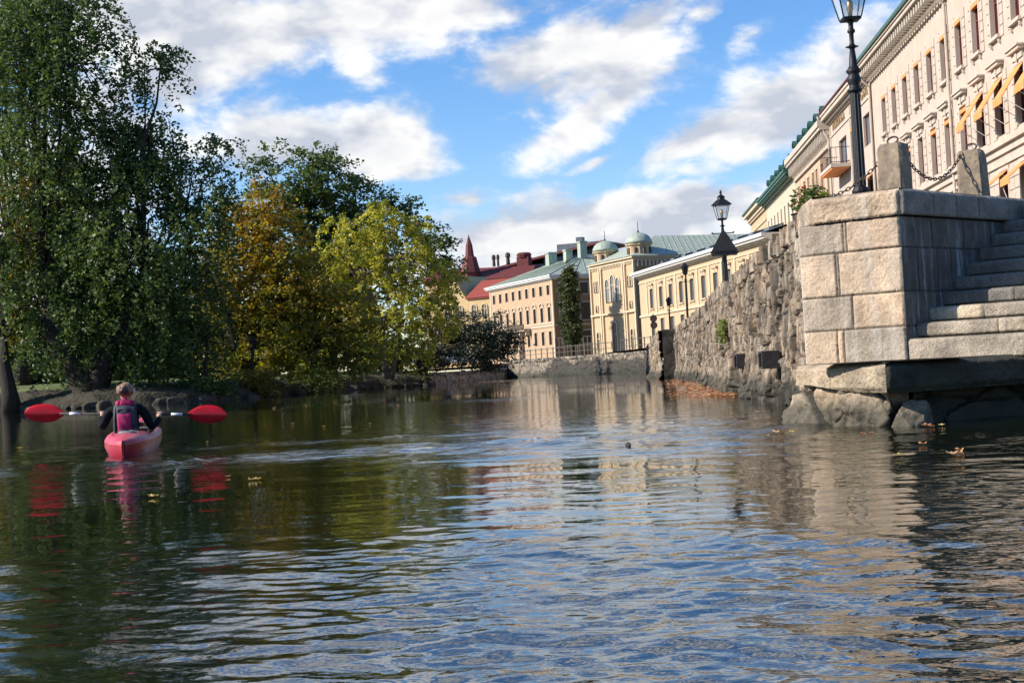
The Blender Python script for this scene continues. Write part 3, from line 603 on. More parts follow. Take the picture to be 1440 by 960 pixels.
def lamp(loc, zl, label, s=1.0, arms=False):
    # zl: height of the underside of the lantern above the base
    t = thing('street_lamp', loc, 0, label, 'street lamp', 'old black iron street lamps on the quay')
    p = MB(); h = zl
    p.lathe([(.20, 0), (.20, .06), (.17, .08), (.15, .14), (.15, .40), (.17, .44), (.13, .50), (.115, .56), (.125, .60), (.095, .66)], n=12); p.build('base', M['iron'], t)
    p = MB(); p.lathe([(.078, .66), (.074, h * .35), (.066, h * .66)], n=20)
    for k in range(10): a = k * .628; p.tube([(.076 * math.cos(a), .076 * math.sin(a), .68), (.064 * math.cos(a), .064 * math.sin(a), h * .655)], .010, 4)
    p.build('shaft', M['iron'], t, smooth=False)
    p = MB(); z = h * .66
    p.lathe([(.066, z), (.10, z + .02), (.105, z + .05), (.07, z + .07), (.075, z + .12), (.10, z + .17), (.098, z + .21), (.07, z + .25), (.085, z + .28), (.11, z + .31), (.085, z + .34), (.06, z + .38), (.05, z + .50), (.035, z + .62), (.05, z + .64), (.095, z + .655), (.05, z + .67), (.032, z + .70), (.032, z + .84), (.055, z + .86), (.055, z + .89), (.035, z + .91), (.035, z + .99), (.05, z + 1.0), (.03, z + 1.02), (.024, h)], n=14)
    p.build('finial_column', M['iron'], t, smooth=True)
    if arms:
        p = MB(); p.tube([(-.30, 0, h - .40), (.30, 0, h - .40)], .018, 6); p.tube([(-.30, 0, h - .40), (-.33, 0, h - .37)], .03, 6); p.tube([(.30, 0, h - .40), (.33, 0, h - .37)], .03, 6); p.build('ladder_bar', M['iron'], t)
    # lantern: four sloping panes widening upward under a hipped cap
    w0, w1, hh = .125, .215, .44; L = MB()
    L.lathe([(.02, h - .02), (w0 * 1.41, h), (w0 * 1.45, h + .035), (w0 * 1.2, h + .04)], n=4, a0=.785)
    for sx in (-1, 1):
        for sy in (-1, 1): L.tube([(sx * w0, sy * w0, h + .03), (sx * w1, sy * w1, h + hh)], .011, 5)
    for (x0, y0, x1, y1) in ((-1, -1, 1, -1), (1, -1, 1, 1), (1, 1, -1, 1), (-1, 1, -1, -1)): L.tube([(x0 * w1, y0 * w1, h + hh), (x1 * w1, y1 * w1, h + hh)], .014, 5)
    ln = L.build('lantern', M['iron'], t)
    g = MB(); q = .985
    for (x0, y0, x1, y1) in ((-1, -1, 1, -1), (1, -1, 1, 1), (1, 1, -1, 1), (-1, 1, -1, -1)):
        g.quad((x0 * w0 * q, y0 * w0 * q, h + .035), (x1 * w0 * q, y1 * w0 * q, h + .035), (x1 * w1 * q, y1 * w1 * q, h + hh), (x0 * w1 * q, y0 * w1 * q, h + hh))
    g.build('lantern_glass', M['lampglass'], ln)
    g = MB(); g.lathe([(.03, h + .04), (.035, h + .12), (.05, h + .16), (.045, h + .26), (.02, h + .30)], n=10); g.build('burner', M['brass'], ln, smooth=True)
    g = MB(); z = h + hh; g.lathe([(w1 * 1.5, z), (w1 * 1.42, z + .02), (w1 * .8, z + .13), (w1 * .55, z + .16), (w1 * .5, z + .22), (w1 * .62, z + .23), (w1 * .2, z + .30), (.03, z + .34), (.045, z + .37), (.01, z + .45)], n=8, a0=.39); g.build('lantern_cap', M['iron'], ln)
    if s != 1: t.scale = (s, s, s)
    return t
m, tt, bb = newmat('lamp_glass'); bb.inputs['Base Color'].default_value = (.9, .93, .92, 1); bb.inputs['Roughness'].default_value = .12; bb.inputs['Alpha'].default_value = .30; M['lampglass'] = m
M['brass'] = mat('aged_brass', (.42, .30, .12), (.25, .17, .06), 8, .4, metal=.7)
lamp((5.02, 20.0, 2.4), 3.02, 'tall black iron street lamp on the near quay corner beside the granite bollard')
lp2 = lamp((6.40, 42.0, 2.4), 2.46, 'black iron street lamp farther along the quay with a triangular sign fixed to its pole', arms=True)
sg = thing('warning_sign', (6.40, 41.9, 4.06), 0, 'triangular road sign seen from behind on the pole of the farther street lamp', 'road sign')
b = MB(); poly = []
for k in range(3):
    a = math.pi / 2 + k * 2 * math.pi / 3
    for e in (-.13, .13): poly.append((.43 * math.cos(a + e), .43 * math.sin(a + e)))
b.prism(poly, -.035, -.02); b.build('plate', M['darkiron'], sg)
b = MB(); b.prism([(x * 1.04, z * 1.04) for x, z in poly], -.02, -.008); b.box(-.3, .3, -.05, -.035, -.17, -.13); b.build('rim', M['iron'], sg)
def small_lamp(x, y, ztop, label):
    t = thing('lamp_post', (x, y, 2.15), 0, label, 'lamp post', 'lamp posts at the far end of the right quay'); h = ztop - 2.15
    p = MB(); p.lathe([(.13, 0), (.12, .5), (.06, .6), (.05, h - .9), (.08, h - .87), (.03, h - .8), (.03, h - .62)], n=8); p.tube([(-.2, 0, h - .95), (.2, 0, h - .95)], .015, 5); p.build('pole', M['iron'], t)
    p = MB(); p.lathe([(.10, h - .62), (.19, h - .22), (.22, h - .21), (.08, h - .08), (.02, h)], n=6); p.build('lantern', [M['iron']], t)
small_lamp(10.60, 95, 5.1, 'small dark lamp post before the yellow building, the shorter left one')
small_lamp(8.70, 70, 5.6, 'taller dark lamp post before the yellow building, right of the short one')
ss = thing('sign_post', (9.02, 90, 2.1), 0, 'post with two round rusty brown sign backs before the yellow building', 'road sign')
b = MB(); b.tube([(0, 0, 0), (0, 0, 1.75)], .03, 6); b.build('post', M['greypaint'], ss)
for k, z in enumerate((1.45, 1.02)): b = MB(); b.prism([(.23 * math.cos(a), z + .23 * math.sin(a)) for a in np.linspace(0, 6.283, 15)[:-1]], -.05, -.035); b.build('sign_plate', M['rust'], ss)
# flower planter on the wall and the weed in the wall
def leaf_cloud(n, cx, cy, cz, rx, ry, rz, size, seed, flat=.3):
    rg = np.random.RandomState(seed); d = rg.normal(size=(n, 3)); d /= np.linalg.norm(d, axis=1)[:, None]; d *= (rg.rand(n) ** .45)[:, None]
    return np.array([cx, cy, cz]) + d * np.array([rx, ry, rz]), rg
def leaf_quads(Pc, rg, size, flat=.4, asp=.55, drop=0.0):
    n = len(Pc); a = rg.normal(size=(n, 3)); a[:, 2] = a[:, 2] * flat - drop; a /= np.linalg.norm(a, axis=1)[:, None]
    r_ = rg.normal(size=(n, 3)); b_ = np.cross(a, r_); b_ /= np.linalg.norm(b_, axis=1)[:, None]
    s = size * rg.uniform(.6, 1.35, n)[:, None]
    V = np.stack([Pc - a * s * .5, Pc + b_ * s * asp * .5 - a * s * .05, Pc + a * s * .5, Pc - b_ * s * asp * .5 - a * s * .05], 1).reshape(-1, 3)
    return V, np.arange(4 * n).reshape(-1, 4)
M['potleaf'] = leaf_mat('pot_plant_leaves', [(.05, .10, .02), (.09, .14, .03), (.25, .02, .03)])
ft = thing('flower_planter', (4.52, 21.0, 2.55), 0, 'planter of green leaves and red flowers on top of the rubble wall', 'planter')
b = MB(); b.lathe([(.20, 0), (.26, .06), (.28, .26), (.31, .28), (.28, .29)], n=12); b.build('pot', M['darkiron'], ft)
Pc, rg = leaf_cloud(700, 0, 0, .46, .32, .32, .24, .05, 5); V, F = leaf_quads(Pc, rg, .07); link('foliage', npmesh('foliage', V, F, M['potleaf'], None, {'tint': rg.rand(len(F)) ** 2}, False), ft)
M['weed'] = leaf_mat('weed_leaves', [(.12, .16, .03), (.2, .22, .05)])
for (x, y, z, n, lb) in ((4.70, 31, 1.35, 260, 'green weed sprouting from the middle of the sunlit rubble wall'), (4.5, 19.6, 2.72, 200, 'small tuft of weeds on top of the rubble wall beside the corner coping')):
    Pc, rg = leaf_cloud(n, -.1, 0, 0, .14, .22, .30, .05, 7); V, F = leaf_quads(Pc, rg, .09); tag(link('wall_weed', npmesh('wall_weed', V, F, M['weed'], None, {'tint': rg.rand(len(F))}, False), None, (x, y, z)), lb, 'plant', 'weeds growing on the rubble wall')

# ================================================================ BUILDINGS
def front_wall(b, L, z0, z1, rows, depth=.22):
    # wall skin on y=0 with true openings and reveals; rows: (za, zb, [(xc, w)]) sorted upward, not overlapping
    z = z0
    for (za, zb, ops) in rows:
        if za > z: b.quad((0, 0, z), (L, 0, z), (L, 0, za), (0, 0, za))
        x = 0
        for (xc, w) in sorted(ops):
            a, c = xc - w / 2, xc + w / 2
            b.quad((x, 0, za), (a, 0, za), (a, 0, zb), (x, 0, zb)); x = c
            b.quad((a, 0, za), (a, depth, za), (a, depth, zb), (a, 0, zb)); b.quad((c, depth, za), (c, 0, za), (c, 0, zb), (c, depth, zb))
            b.quad((a, 0, zb), (a, depth, zb), (c, depth, zb), (c, 0, zb)); b.quad((a, depth, za), (a, 0, za), (c, 0, za), (c, depth, za))
        b.quad((x, 0, za), (L, 0, za), (L, 0, zb), (x, 0, zb)); z = zb
    if z < z1: b.quad((0, 0, z), (L, 0, z), (L, 0, z1), (0, 0, z1))
def shell(b, L, Dp, z0, z1, left=True, right=True):
    if left: b.quad((0, 0, z0), (0, Dp, z0), (0, Dp, z1), (0, 0, z1))
    if right: b.quad((L, 0, z0), (L, Dp, z0), (L, Dp, z1), (L, 0, z1))
    b.quad((0, Dp, z0), (L, Dp, z0), (L, Dp, z1), (0, Dp, z1)); b.quad((0, .3, z1), (L, .3, z1), (L, Dp, z1), (0, Dp, z1))
KIT = {}
def win(par, x, z, w, h, fmat, gmat, sill=None, hood=None, surround=None, rz=0.0, ox=0.0, oy=0.0, mull=1, trans=.68, arched=False, awn=None, rolled=False):
    # one window: frame (with pane, sill, hood ... below it); x is along the face, z the underside of the opening
    def key(*k): return k
    c, s_ = math.cos(rz), math.sin(rz); loc = (ox + x * c, oy + x * s_, z)
    k = ('f', w, h, fmat, mull, trans)
    if k not in KIT:
        b = MB(); t = .07; y0, y1 = .13, .20
        b.box(-w/2 + .003, -w/2 + t, y0, y1, .003, h - .003); b.box(w/2 - t, w/2 - .003, y0, y1, .003, h - .003); b.box(-w/2 + t, w/2 - t, y0, y1, h - t, h - .003); b.box(-w/2 + t, w/2 - t, y0, y1, .003, t)
        if mull: b.box(-.03, .03, y0 + .01, y1 - .01, t, h - t)
        if trans: b.box(-w/2 + t, w/2 - t, y0 - .008, y1 - .02, h * trans - .035, h * trans + .035)
        KIT[k] = b.mesh('window_frame', M[fmat])
    f = link('window', KIT[k], par, loc, rz)
    k = ('g', w, h, gmat)
    if k not in KIT: b = MB(); b.quad((-w/2 + .01, .175, .01), (w/2 - .01, .175, .01), (w/2 - .01, .175, h - .01), (-w/2 + .01, .175, h - .01)); KIT[k] = b.mesh('pane', M[gmat])
    link('pane', KIT[k], f)
    if sill:
        k = ('s', w, sill)
        if k not in KIT: b = MB(); b.box(-w/2 - .14, w/2 + .14, -.16, .10, -.13, -.003); b.box(-w/2 - .08, -w/2 + .04, -.10, -.003, -.32, -.132); b.box(w/2 - .04, w/2 + .08, -.10, -.003, -.32, -.132); KIT[k] = b.mesh('sill', M[sill])
        link('sill', KIT[k], f)
    if surround:
        k = ('u', w, h, surround, arched)
        if k not in KIT:
            b = MB(); q = .14
            b.box(-w/2 - q, -w/2 - .003, -.05, -.003, 0, h); b.box(w/2 + .003, w/2 + q, -.05, -.003, 0, h)
            if arched:
                n = 10
                for i in range(n):
                    a, c2 = math.pi * i / n, math.pi * (i + 1) / n; r0, r1 = w / 2, w / 2 + q
                    b.prism([(r0 * math.cos(a), h - w/2 + r0 * math.sin(a)), (r1 * math.cos(a), h - w/2 + r1 * math.sin(a)), (r1 * math.cos(c2), h - w/2 + r1 * math.sin(c2)), (r0 * math.cos(c2), h - w/2 + r0 * math.sin(c2))], -.07, .0)
                for sx in (-1, 1):     # spandrels filling the corners of the opening
                    pl_ = [(sx * w / 2, h - w / 2)] + [(sx * w / 2 * math.cos(math.pi / 2 * i / 6), h - w/2 + w / 2 * math.sin(math.pi / 2 * i / 6)) for i in range(1, 7)] + [(sx * w / 2, h)]
                    b.prism(pl_, -.002, .12)
            else: b.box(-w/2 - q, w/2 + q, -.05, -.003, h + .002, h + q)
            KIT[k] = b.mesh('surround', M[surround])
        link('surround', KIT[k], f)
    if hood:
        k = ('h', w, h, hood)
        if k not in KIT: b = MB(); b.box(-w/2 - .10, w/2 + .10, -.10, -.003, h + .16, h + .42); b.box(-w/2 - .22, w/2 + .22, -.24, -.003, h + .422, h + .54); b.box(-w/2 - .28, w/2 + .28, -.30, -.003, h + .542, h + .60); b.box(-.1, .1, -.14, -.101, h + .1, h + .42); KIT[k] = b.mesh('hood', M[hood])
        link('hood', KIT[k], f)
    if rolled:
        k = ('r', w)
        if k not in KIT: b = MB(); b.box(-w/2 + .02, w/2 - .02, -.06, .10, h - .17, h - .01); KIT[k] = b.mesh('rolled_awning', M['orange'])
        link('rolled_awning', KIT[k], f)
    if awn:   # sloping cloth awning with valance and two stays
        d, dr = awn; k = ('a', w, h, d, dr)
        if k not in KIT:
            b = MB(); x0, x1 = -w/2 - .05, w/2 + .05; zt = h - .02
            b.add([(x0, -.05, zt), (x1, -.05, zt), (x1, -d, zt - dr), (x0, -d, zt - dr), (x0, -.05, zt - .03), (x1, -.05, zt - .03), (x1, -d + .02, zt - dr - .03), (x0, -d + .02, zt - dr - .03)], [(0, 1, 2, 3), (7, 6, 5, 4), (0, 3, 7, 4), (1, 5, 6, 2), (0, 4, 5, 1)])
            b.box(x0, x1, -d - .012, -d + .012, zt - dr - .26, zt - dr - .002); KIT[k] = (b.mesh('awning', M['orange']),)
            b = MB(); b.tube([(x0, -.03, .3), (x0, -d, zt - dr - .03)], .014, 5); b.tube([(x1, -.03, .3), (x1, -d, zt - dr - .03)], .014, 5); pass
            for xx in (x0, x1): b = MB(); b.tube([(xx, -.03, .3), (xx, -d, zt - dr - .03)], .014, 5); KIT[k] += (b.mesh('awning_stay', M['white']),)
        link('awning', KIT[k][0], f); link('awning_stay', KIT[k][1], f); link('awning_stay', KIT[k][2], f)
    return f
def hip(b, L, Dp, z, rise, ov=.5, inset=None):
    inset = Dp / 2 if inset is None else inset
    v = [(-ov, -ov, z), (L + ov, -ov, z), (L + ov, Dp + ov, z), (-ov, Dp + ov, z), (inset, Dp / 2, z + rise), (L - inset, Dp / 2, z + rise)]
    b.add(v, [(0, 1, 5, 4), (1, 2, 5), (2, 3, 4, 5), (3, 0, 4), (3, 2, 1, 0)])
def seams(b, p0, p1, q0, q1, n, r=.03):   # standing seams between eave line p0-p1 and ridge line q0-q1
    for i in range(n + 1):
        t = i / n; a = Vector(p0).lerp(Vector(p1), t); c = Vector(q0).lerp(Vector(q1), t); b.tube([a, c], r, 4, cap=False)
K = (.0737, 1.0); NK = math.hypot(*K)
def street(Y): return (14.7 + K[0] * Y, Y)
TH = math.atan2(-K[1] / NK, -K[0] / NK)
def row_house(Yfar, Ynear, label, top, name='town_house'):
    x, y = street(Yfar); L = (Yfar - Ynear) * NK
    return thing(name, (x, y, 2.4), TH, label, 'building', 'town houses along the quay street'), L

# ---- J: long cream house with orange awnings
t, L = row_house(77.7, 41.5, 'long cream town house with maroon windows and orange awnings above the stone steps', 16.4)
xs = [3.3 + 2.73 * k for k in range(12)]; ww = 1.08
rows = [(1.6, 4.75, [(x, ww) for x in xs]), (6.07, 8.15, [(x, ww) for x in xs]), (9.72, 11.70, [(x, ww) for x in xs])]
b = MB(); front_wall(b, L, 0, 13.0, rows); shell(b, L, 13, 0, 13.9); e = 0
for (za, zb) in ((1.3, 4.9), (6.0, 8.3), (9.6, 11.9)):     # rusticated piers between the openings
    for i in range(len(xs) - 1):
        a, c = xs[i] + ww / 2 + .12, xs[i + 1] - ww / 2 - .12
        if zb > 5:
            for (p, q) in ((a, a + .42), (c - .42, c)):
                z = za
                while z < zb - .1: b.box(p, q, -.035, -.001, z, z + .36); z += .40
        else:
            z = za
            while z < zb - .1: b.box(a, (a + c) / 2 - .02, -.035, -.001, z, z + .40); b.box((a + c) / 2 + .02, c, -.035, -.001, z, z + .40); z += .44
b.build('wall', M['cream'], t)
b = MB(); b.box(-.05, L, -.10, -.002, 5.35, 5.62); b.box(-.05, L, -.24, -.002, 5.622, 5.80); b.box(-.05, L, -.14, -.002, 5.802, 5.92); b.box(-.05, L, -.08, -.002, 4.95, 5.06); b.build('string_course', M['creamtrim'], t)
b = MB(); b.box(0, L, -.10, .3, 13.0, 13.14); b.box(0, L, -.14, .3, 13.142, 13.20); b.box(-.15, L, -.75, .3, 13.66, 13.84); b.box(-.15, L, -.82, .3, 13.842, 13.98); b.box(0, L, -.12, .3, 13.202, 13.658)
x = .25
while x < L - .2: b.box(x, x + .20, -.62, -.121, 13.28, 13.655); b.box(x + .03, x + .17, -.30, -.121, 13.05, 13.279); x += .52
b.build('cornice', M['creamtrim'], t)
b = MB(); b.add([(-.2, -.85, 13.99), (L, -.85, 13.99), (L, 3.2, 16.6), (-.2, 3.2, 16.6), (L, 13, 16.6), (-.2, 13, 16.6)], [(0, 1, 2, 3), (3, 2, 4, 5)]); b.box(-.2, L, -.92, -.84, 13.95, 14.12); b.add([(-.2, -.8, 13.99), (-.2, 3.2, 16.6), (-.2, 13, 16.6), (-.2, 13, 13.99)], [(0, 1, 2, 3)]); b.build('roof', M['copperdark'], t)
for px in (-.04, 17.9):
    b = MB(); b.tube([(px, -.72, 13.6), (px, -.4, 13.1), (px, -.12, 12.8), (px, -.12, 0)], .07, 8); b.build('downpipe', M['creamtrim'], t)
for i, x in enumerate(xs):
    win(t, x, 9.72, ww, 1.98, 'maroon', 'glassred', sill='creamtrim', rolled=True, surround='creamtrim')
    win(t, x, 6.07, ww, 2.08, 'maroon', 'glassred', hood='creamtrim', surround='creamtrim', rolled=(i in (2, 4, 5, 6)), awn=((.85, 1.15) if i >= 7 else None))
    win(t, x, 1.6, ww, 3.15, 'maroon', 'glassred', surround='creamtrim', awn=((.75, .55) if i in (4, 8, 9) else None), rolled=i in (6, 10))
# ---- H: narrower cream house with lettering, large window and balcony
t, L = row_house(92.8, 77.8, 'plain cream town house with balcony and lettering under its cornice behind the near lamp', 16.4)
BW, BX = 2.9, 4.6
rows = [(5.2, 8.2, [(13.6, 2.4), (8.6, 1.6)]), (9.9, 11.65, [(BX, BW), (13.45, 2.5)])]
rows[1] = (9.9, 11.65, [(BX, BW), (8.6, 1.5), (13.3, 2.6)])
b = MB(); front_wall(b, L, 0, 13.9, rows); shell(b, L, 13, 0, 13.9); b.build('wall', M['cream'], t)
win(t, BX, 9.9, BW, 1.75, 'maroon', 'glassblue', mull=1, trans=0); win(t, 13.3, 9.9, 2.6, 1.75, 'maroon', 'glassblue', trans=0); win(t, 8.6, 9.9, 1.5, 1.75, 'greypaint', 'glassblue', trans=.8, rolled=True)
win(t, 13.6, 5.2, 2.4, 3.0, 'maroon', 'glass', awn=(.9, .7)); win(t, 8.6, 5.2, 1.6, 3.0, 'maroon', 'glass')
b = MB(); b.box(0, L, -.06, -.002, 12.35, 12.47); b.box(0, L, -.12, -.002, 13.2, 13.32); b.box(0, L, -.3, -.002, 13.322, 13.5); b.box(-.1, L, -.55, .1, 13.502, 13.75); b.box(-.1, L, -.62, .1, 13.752, 13.95)
for a in (-.02, 7.6, L - .25): b.box(a, a + .24, -.05, -.002, 0, 13.1)
b.build('cornice', M['creamtrim'], t)
b = MB(); b.add([(-.2, -.66, 13.96), (L, -.66, 13.96), (L, 4, 16.2), (-.2, 4, 16.2), (L, 13, 16.2), (-.2, 13, 16.2)], [(0, 1, 2, 3), (3, 2, 4, 5)]); b.box(-.1, L, -.70, -.64, 13.95, 14.05); b.build('roof', M['darkred'], t)
bl = MB(); bl.box(BX - 2.0, BX + 2.6, -1.2, -.002, 9.55, 9.78); bal = bl.build('balcony', M['creamtrim'], t)
bl = MB()
for i in range(17): x = BX - 1.95 + 4.5 * i / 16; bl.tube([(x, -1.15, 9.785), (x, -1.15, 10.75)], .013, 4)
for yy in (-.85, -.55, -.25): bl.tube([(BX - 1.95, yy, 9.785), (BX - 1.95, yy, 10.75)], .013, 4); bl.tube([(BX + 2.55, yy, 9.785), (BX + 2.55, yy, 10.75)], .013, 4)
for z in (9.86, 10.75): bl.tube([(BX - 1.95, -.02, z), (BX - 1.95, -1.15, z), (BX + 2.55, -1.15, z), (BX + 2.55, -.02, z)], .022, 5)
bl.build('railing', M['iron'], bal)
bl = MB(); bl.box(BX - 1.9, BX + 2.5, -1.15, -.1, 9.45, 9.548); bl.build('balcony_soffit', M['orange'], bal)
for tx, x0, w in (('NORDISKA', 1.2, 5.6), ('TRÄDGÅRD', 9.2, 5.0)):
    cu = bpy.data.curves.new('lettering', 'FONT'); cu.body = tx; cu.size = .82; cu.extrude = .02; cu.space_character = 1.25
    o = bpy.data.objects.new('lettering', cu); COL.objects.link(o); dg = bpy.context.evaluated_depsgraph_get(); me = bpy.data.meshes.new_from_object(o.evaluated_get(dg)); bpy.data.objects.remove(o); o = link('lettering', me, t); o.rotation_euler = (rad(90), 0, 0); o.location = (x0, -.025, 12.62); me.materials.clear(); me.materials.append(mat('gilt_letters', (.30, .20, .09), None, 3, .5))
# ---- G: peach house, ornate bracketed cornice
t, L = row_house(111.4, 92.9, 'peach town house with ornate bracketed cornice between cream and green roofed houses', 16)
xs = [2.0, 5.1, 7.3, 9.9, 11.7, 14.2, 16.9]; rows = [(4.2, 7.6, [(x, .95) for x in xs]), (9.0, 11.3, [(x, .95) for x in xs])]
b = MB(); front_wall(b, L, 0, 12.4, rows); shell(b, L, 13, 0, 13.2); b.build('wall', M['peach'], t)
for x in xs: win(t, x, 9.0, .95, 2.3, 'greypaint', 'glass', sill='peach', surround='sandtrim'); win(t, x, 4.2, .95, 3.4, 'greypaint', 'glass', surround='sandtrim')
b = MB(); b.box(0, L, -.12, .1, 12.0, 12.15); b.box(0, L, -.06, .1, 12.152, 13.0); b.box(0, L, -.7, .1, 13.0, 13.22); b.box(-.1, L, -.8, .1, 13.222, 13.62); b.box(0, L, -.18, -.002, 11.85, 11.998)
x = .3
while x < L: b.box(x, x + .16, -.55, -.061, 12.3, 12.998); b.box(x + .02, x + .14, -.30, -.061, 12.153, 12.299); b.box(x + .3, x + .46, -.30, -.061, 12.6, 12.998); x += .74
b.build('cornice', M['creamtrim'], t)
def dormers(t, xs, z, y, mt='copperdark'):
    for x in xs:
        b = MB(); n = 8; poly = [(x - .36, z), (x + .36, z)] + [(x + .36 * math.cos(a), z + .62 + .36 * math.sin(a)) for a in np.linspace(0, math.pi, n)]
        b.prism(poly, y, y + 1.7); b.prism([(x - .46, z + .60)] + [(x + .47 * math.cos(a), z + .65 + .47 * math.sin(a)) for a in np.linspace(math.pi, 0, n)] + [(x + .46, z + .60), (x + .38, z + .60)] + [(x + .38 * math.cos(a), z + .63 + .38 * math.sin(a)) for a in np.linspace(0, math.pi, n)] + [(x - .38, z + .60)], y - .12, y + 1.7)
        d = b.build('dormer', M[mt], t); g = MB(); g.box(x - .28, x + .28, y - .02, y - .003, z + .1, z + .7); g.build('pane', M['glass'], d)
b = MB(); b.add([(0, -.75, 13.63), (L, -.75, 13.63), (L, .6, 15.0), (0, .6, 15.0), (L, 5, 16.4), (0, 5, 16.4), (L, 13, 15.5), (0, 13, 15.5)], [(0, 1, 2, 3), (3, 2, 4, 5), (5, 4, 6, 7)]); b.add([(0, -.75, 13.63), (0, .6, 15.0), (0, 5, 16.4), (0, 13, 15.5), (0, 13, 13)], [(0, 1, 2, 3, 4)]); rf = b.build('roof', M['copperdark'], t)
dormers(rf, [1.4 + 3.0 * i for i in range(6)], 13.8, -.15)
b = MB(); b.tube([(L - .1, -.75, 13.9), (L - .1, -.4, 12.9), (L - .1, -.1, 12.3), (L - .1, -.1, 0)], .09, 8); b.build('downpipe', M['creamtrim'], t)
# ---- F: pale house with deep green eaves and dormers
t, L = row_house(133.5, 111.5, 'pale house with deep dark green copper eaves and a row of round topped dormers', 16)
xs = [1.4 + 2.55 * i for i in range(8)] ; rows = [(3.8, 6.8, [(x, .9) for x in xs]), (8.7, 10.9, [(x, .9) for x in xs])]
b = MB(); front_wall(b, L, 0, 12.4, rows); shell(b, L, 13, 0, 12.4); b.build('wall', M['pale'], t)
for x in xs: win(t, x, 8.7, .9, 2.2, 'greypaint', 'glass', sill='pale'); win(t, x, 3.8, .9, 3.0, 'greypaint', 'glass')
b = MB(); b.box(0, L, -.35, .1, 12.4, 12.6); b.box(0, L, -.8, .1, 12.602, 12.8); b.box(0, L, -.9, .1, 12.802, 13.0)
x = .2
while x < L: b.box(x, x + .15, -.7, -.351, 12.42, 12.598); x += .5
b.add([(0, -.9, 13.01), (L, -.9, 13.01), (L, -.1, 13.6), (0, -.1, 13.6), (L, 4, 15.6), (0, 4, 15.6), (L, 13, 15.6), (0, 13, 15.6)], [(0, 1, 2, 3), (3, 2, 4, 5), (5, 4, 6, 7)]); b.add([(0, -.9, 13.0), (0, -.1, 13.6), (0, 4, 15.6), (0, 13, 15.6), (0, 13, 12)], [(0, 1, 2, 3, 4)]); rf = b.build('roof', M['copperdark'], t)
dormers(rf, [2.0 + 3.3 * i for i in range(6)], 13.55, .1)
# ---- E: last house of the row
t, L = row_house(149, 133.6, 'last house of the quay row with a brownish stepped cornice and green gutter', 16)
xs = [1.6 + 2.6 * i for i in range(6)]; rows = [(4.0, 6.6, [(x, .9) for x in xs]), (8.2, 10.2, [(x, .9) for x in xs])]
b = MB(); front_wall(b, L, 0, 12.2, rows); shell(b, L, 13, 0, 13.2); b.build('wall', M['sand'], t)
for x in xs: win(t, x, 8.2, .9, 2.0, 'greypaint', 'glass'); win(t, x, 4.0, .9, 2.6, 'greypaint', 'glass')
b = MB(); b.box(-.05, L, -.1, .1, 11.2, 11.35); b.box(-.1, L, -.2, .1, 12.2, 12.4); b.box(-.1, L, -.35, .1, 12.402, 12.8); b.box(-.2, L, -.7, .1, 12.802, 13.15); b.build('cornice', M['sandtrim'], t)
b = MB(); b.box(-.4, L, -.85, -.2, 13.152, 13.30); b.add([(-.4, -.85, 13.31), (L, -.85, 13.31), (L, 5, 14.6), (-.4, 5, 14.6), (L, 13, 13.3), (-.4, 13, 13.3)], [(0, 1, 2, 3), (3, 2, 4, 5)]); b.build('roof', M['copperdark'], t)

# ================================================================ FAR BUILDINGS
def face_frame(p, q):   # plan left -> right end as seen from in front
    return math.atan2(q[1] - p[1], q[0] - p[0]), math.hypot(q[0] - p[0], q[1] - p[1])
# A: pink brick palazzo
th, L = face_frame((-2.95, 212), (5.8, 190)); Dp = 15
t = thing('palace', (-2.95, 212, 2.0), th, 'pinkish brick palace with nine bays, balcony and pale green hipped roof', 'building')
xs = [1.75 + 2.55 * i for i in range(9)]; ww = .95
rows = [(1.9, 3.75, [(x, ww) for i, x in enumerate(xs) if i != 4]), (5.05, 7.0, [(x, ww) for x in xs]), (8.65, 9.95, [(x, ww) for x in xs])]
b = MB(); front_wall(b, L, -.4, 10.6, rows, .3); shell(b, L, Dp, -.4, 11.2, True, False); b.box(L - .02, L, .01, Dp, -.4, 10.6); b.build('wall', M['pink'], t)
b = MB(); b.box(L, L + .02, 0, Dp, -.4, 10.6); b.build('side_wall', M['shadedbrick'], t)
for i, x in enumerate(xs):
    win(t, x, 8.65, ww, 1.3, 'brownpaint', 'glass', surround='pinktrim'); win(t, x, 5.05, ww, 1.95, 'brownpaint', 'glass', surround='pinktrim')
    if i != 4: win(t, x, 1.9, ww, 1.85, 'brownpaint', 'glass', surround='pinktrim')
b = MB(); b.box(-.1, L + .1, -.12, 0 - .002, 4.35, 4.6); b.box(-.1, L + .1, -.08, -.002, 4.75, 4.95); b.box(-.1, L + .1, -.07, -.002, 1.35, 1.55); b.box(L + .022, L + .12, 0, Dp, 4.35, 4.6)
for x in xs:      # round hoods over the principal windows
    for k in range(6):
        a, c = math.pi * k / 6, math.pi * (k + 1) / 6
        b.prism([(x + .55 * math.cos(a), 7.15 + .42 * math.sin(a)), (x + .72 * math.cos(a), 7.15 + .6 * math.sin(a)), (x + .72 * math.cos(c), 7.15 + .6 * math.sin(c)), (x + .55 * math.cos(c), 7.15 + .42 * math.sin(c))], -.16, -.002)
for x in (0.25, L - .3): b.box(x - .22, x + .22, -.06, -.002, -.4, 10.5)
b.build('trim', M['pinktrim'], t)
b = MB(); b.box(-.2, L + .2, -.2, Dp, 10.6, 10.8); b.box(-.45, L + .45, -.5, Dp, 10.802, 11.0); b.box(-.6, L + .6, -.65, Dp, 11.002, 11.2); b.build('cornice', M['white'], t)
b = MB(); hip(b, L, Dp, 11.21, 2.9, .6, 6.5); 
rf = b.build('roof', M['copper'], t)
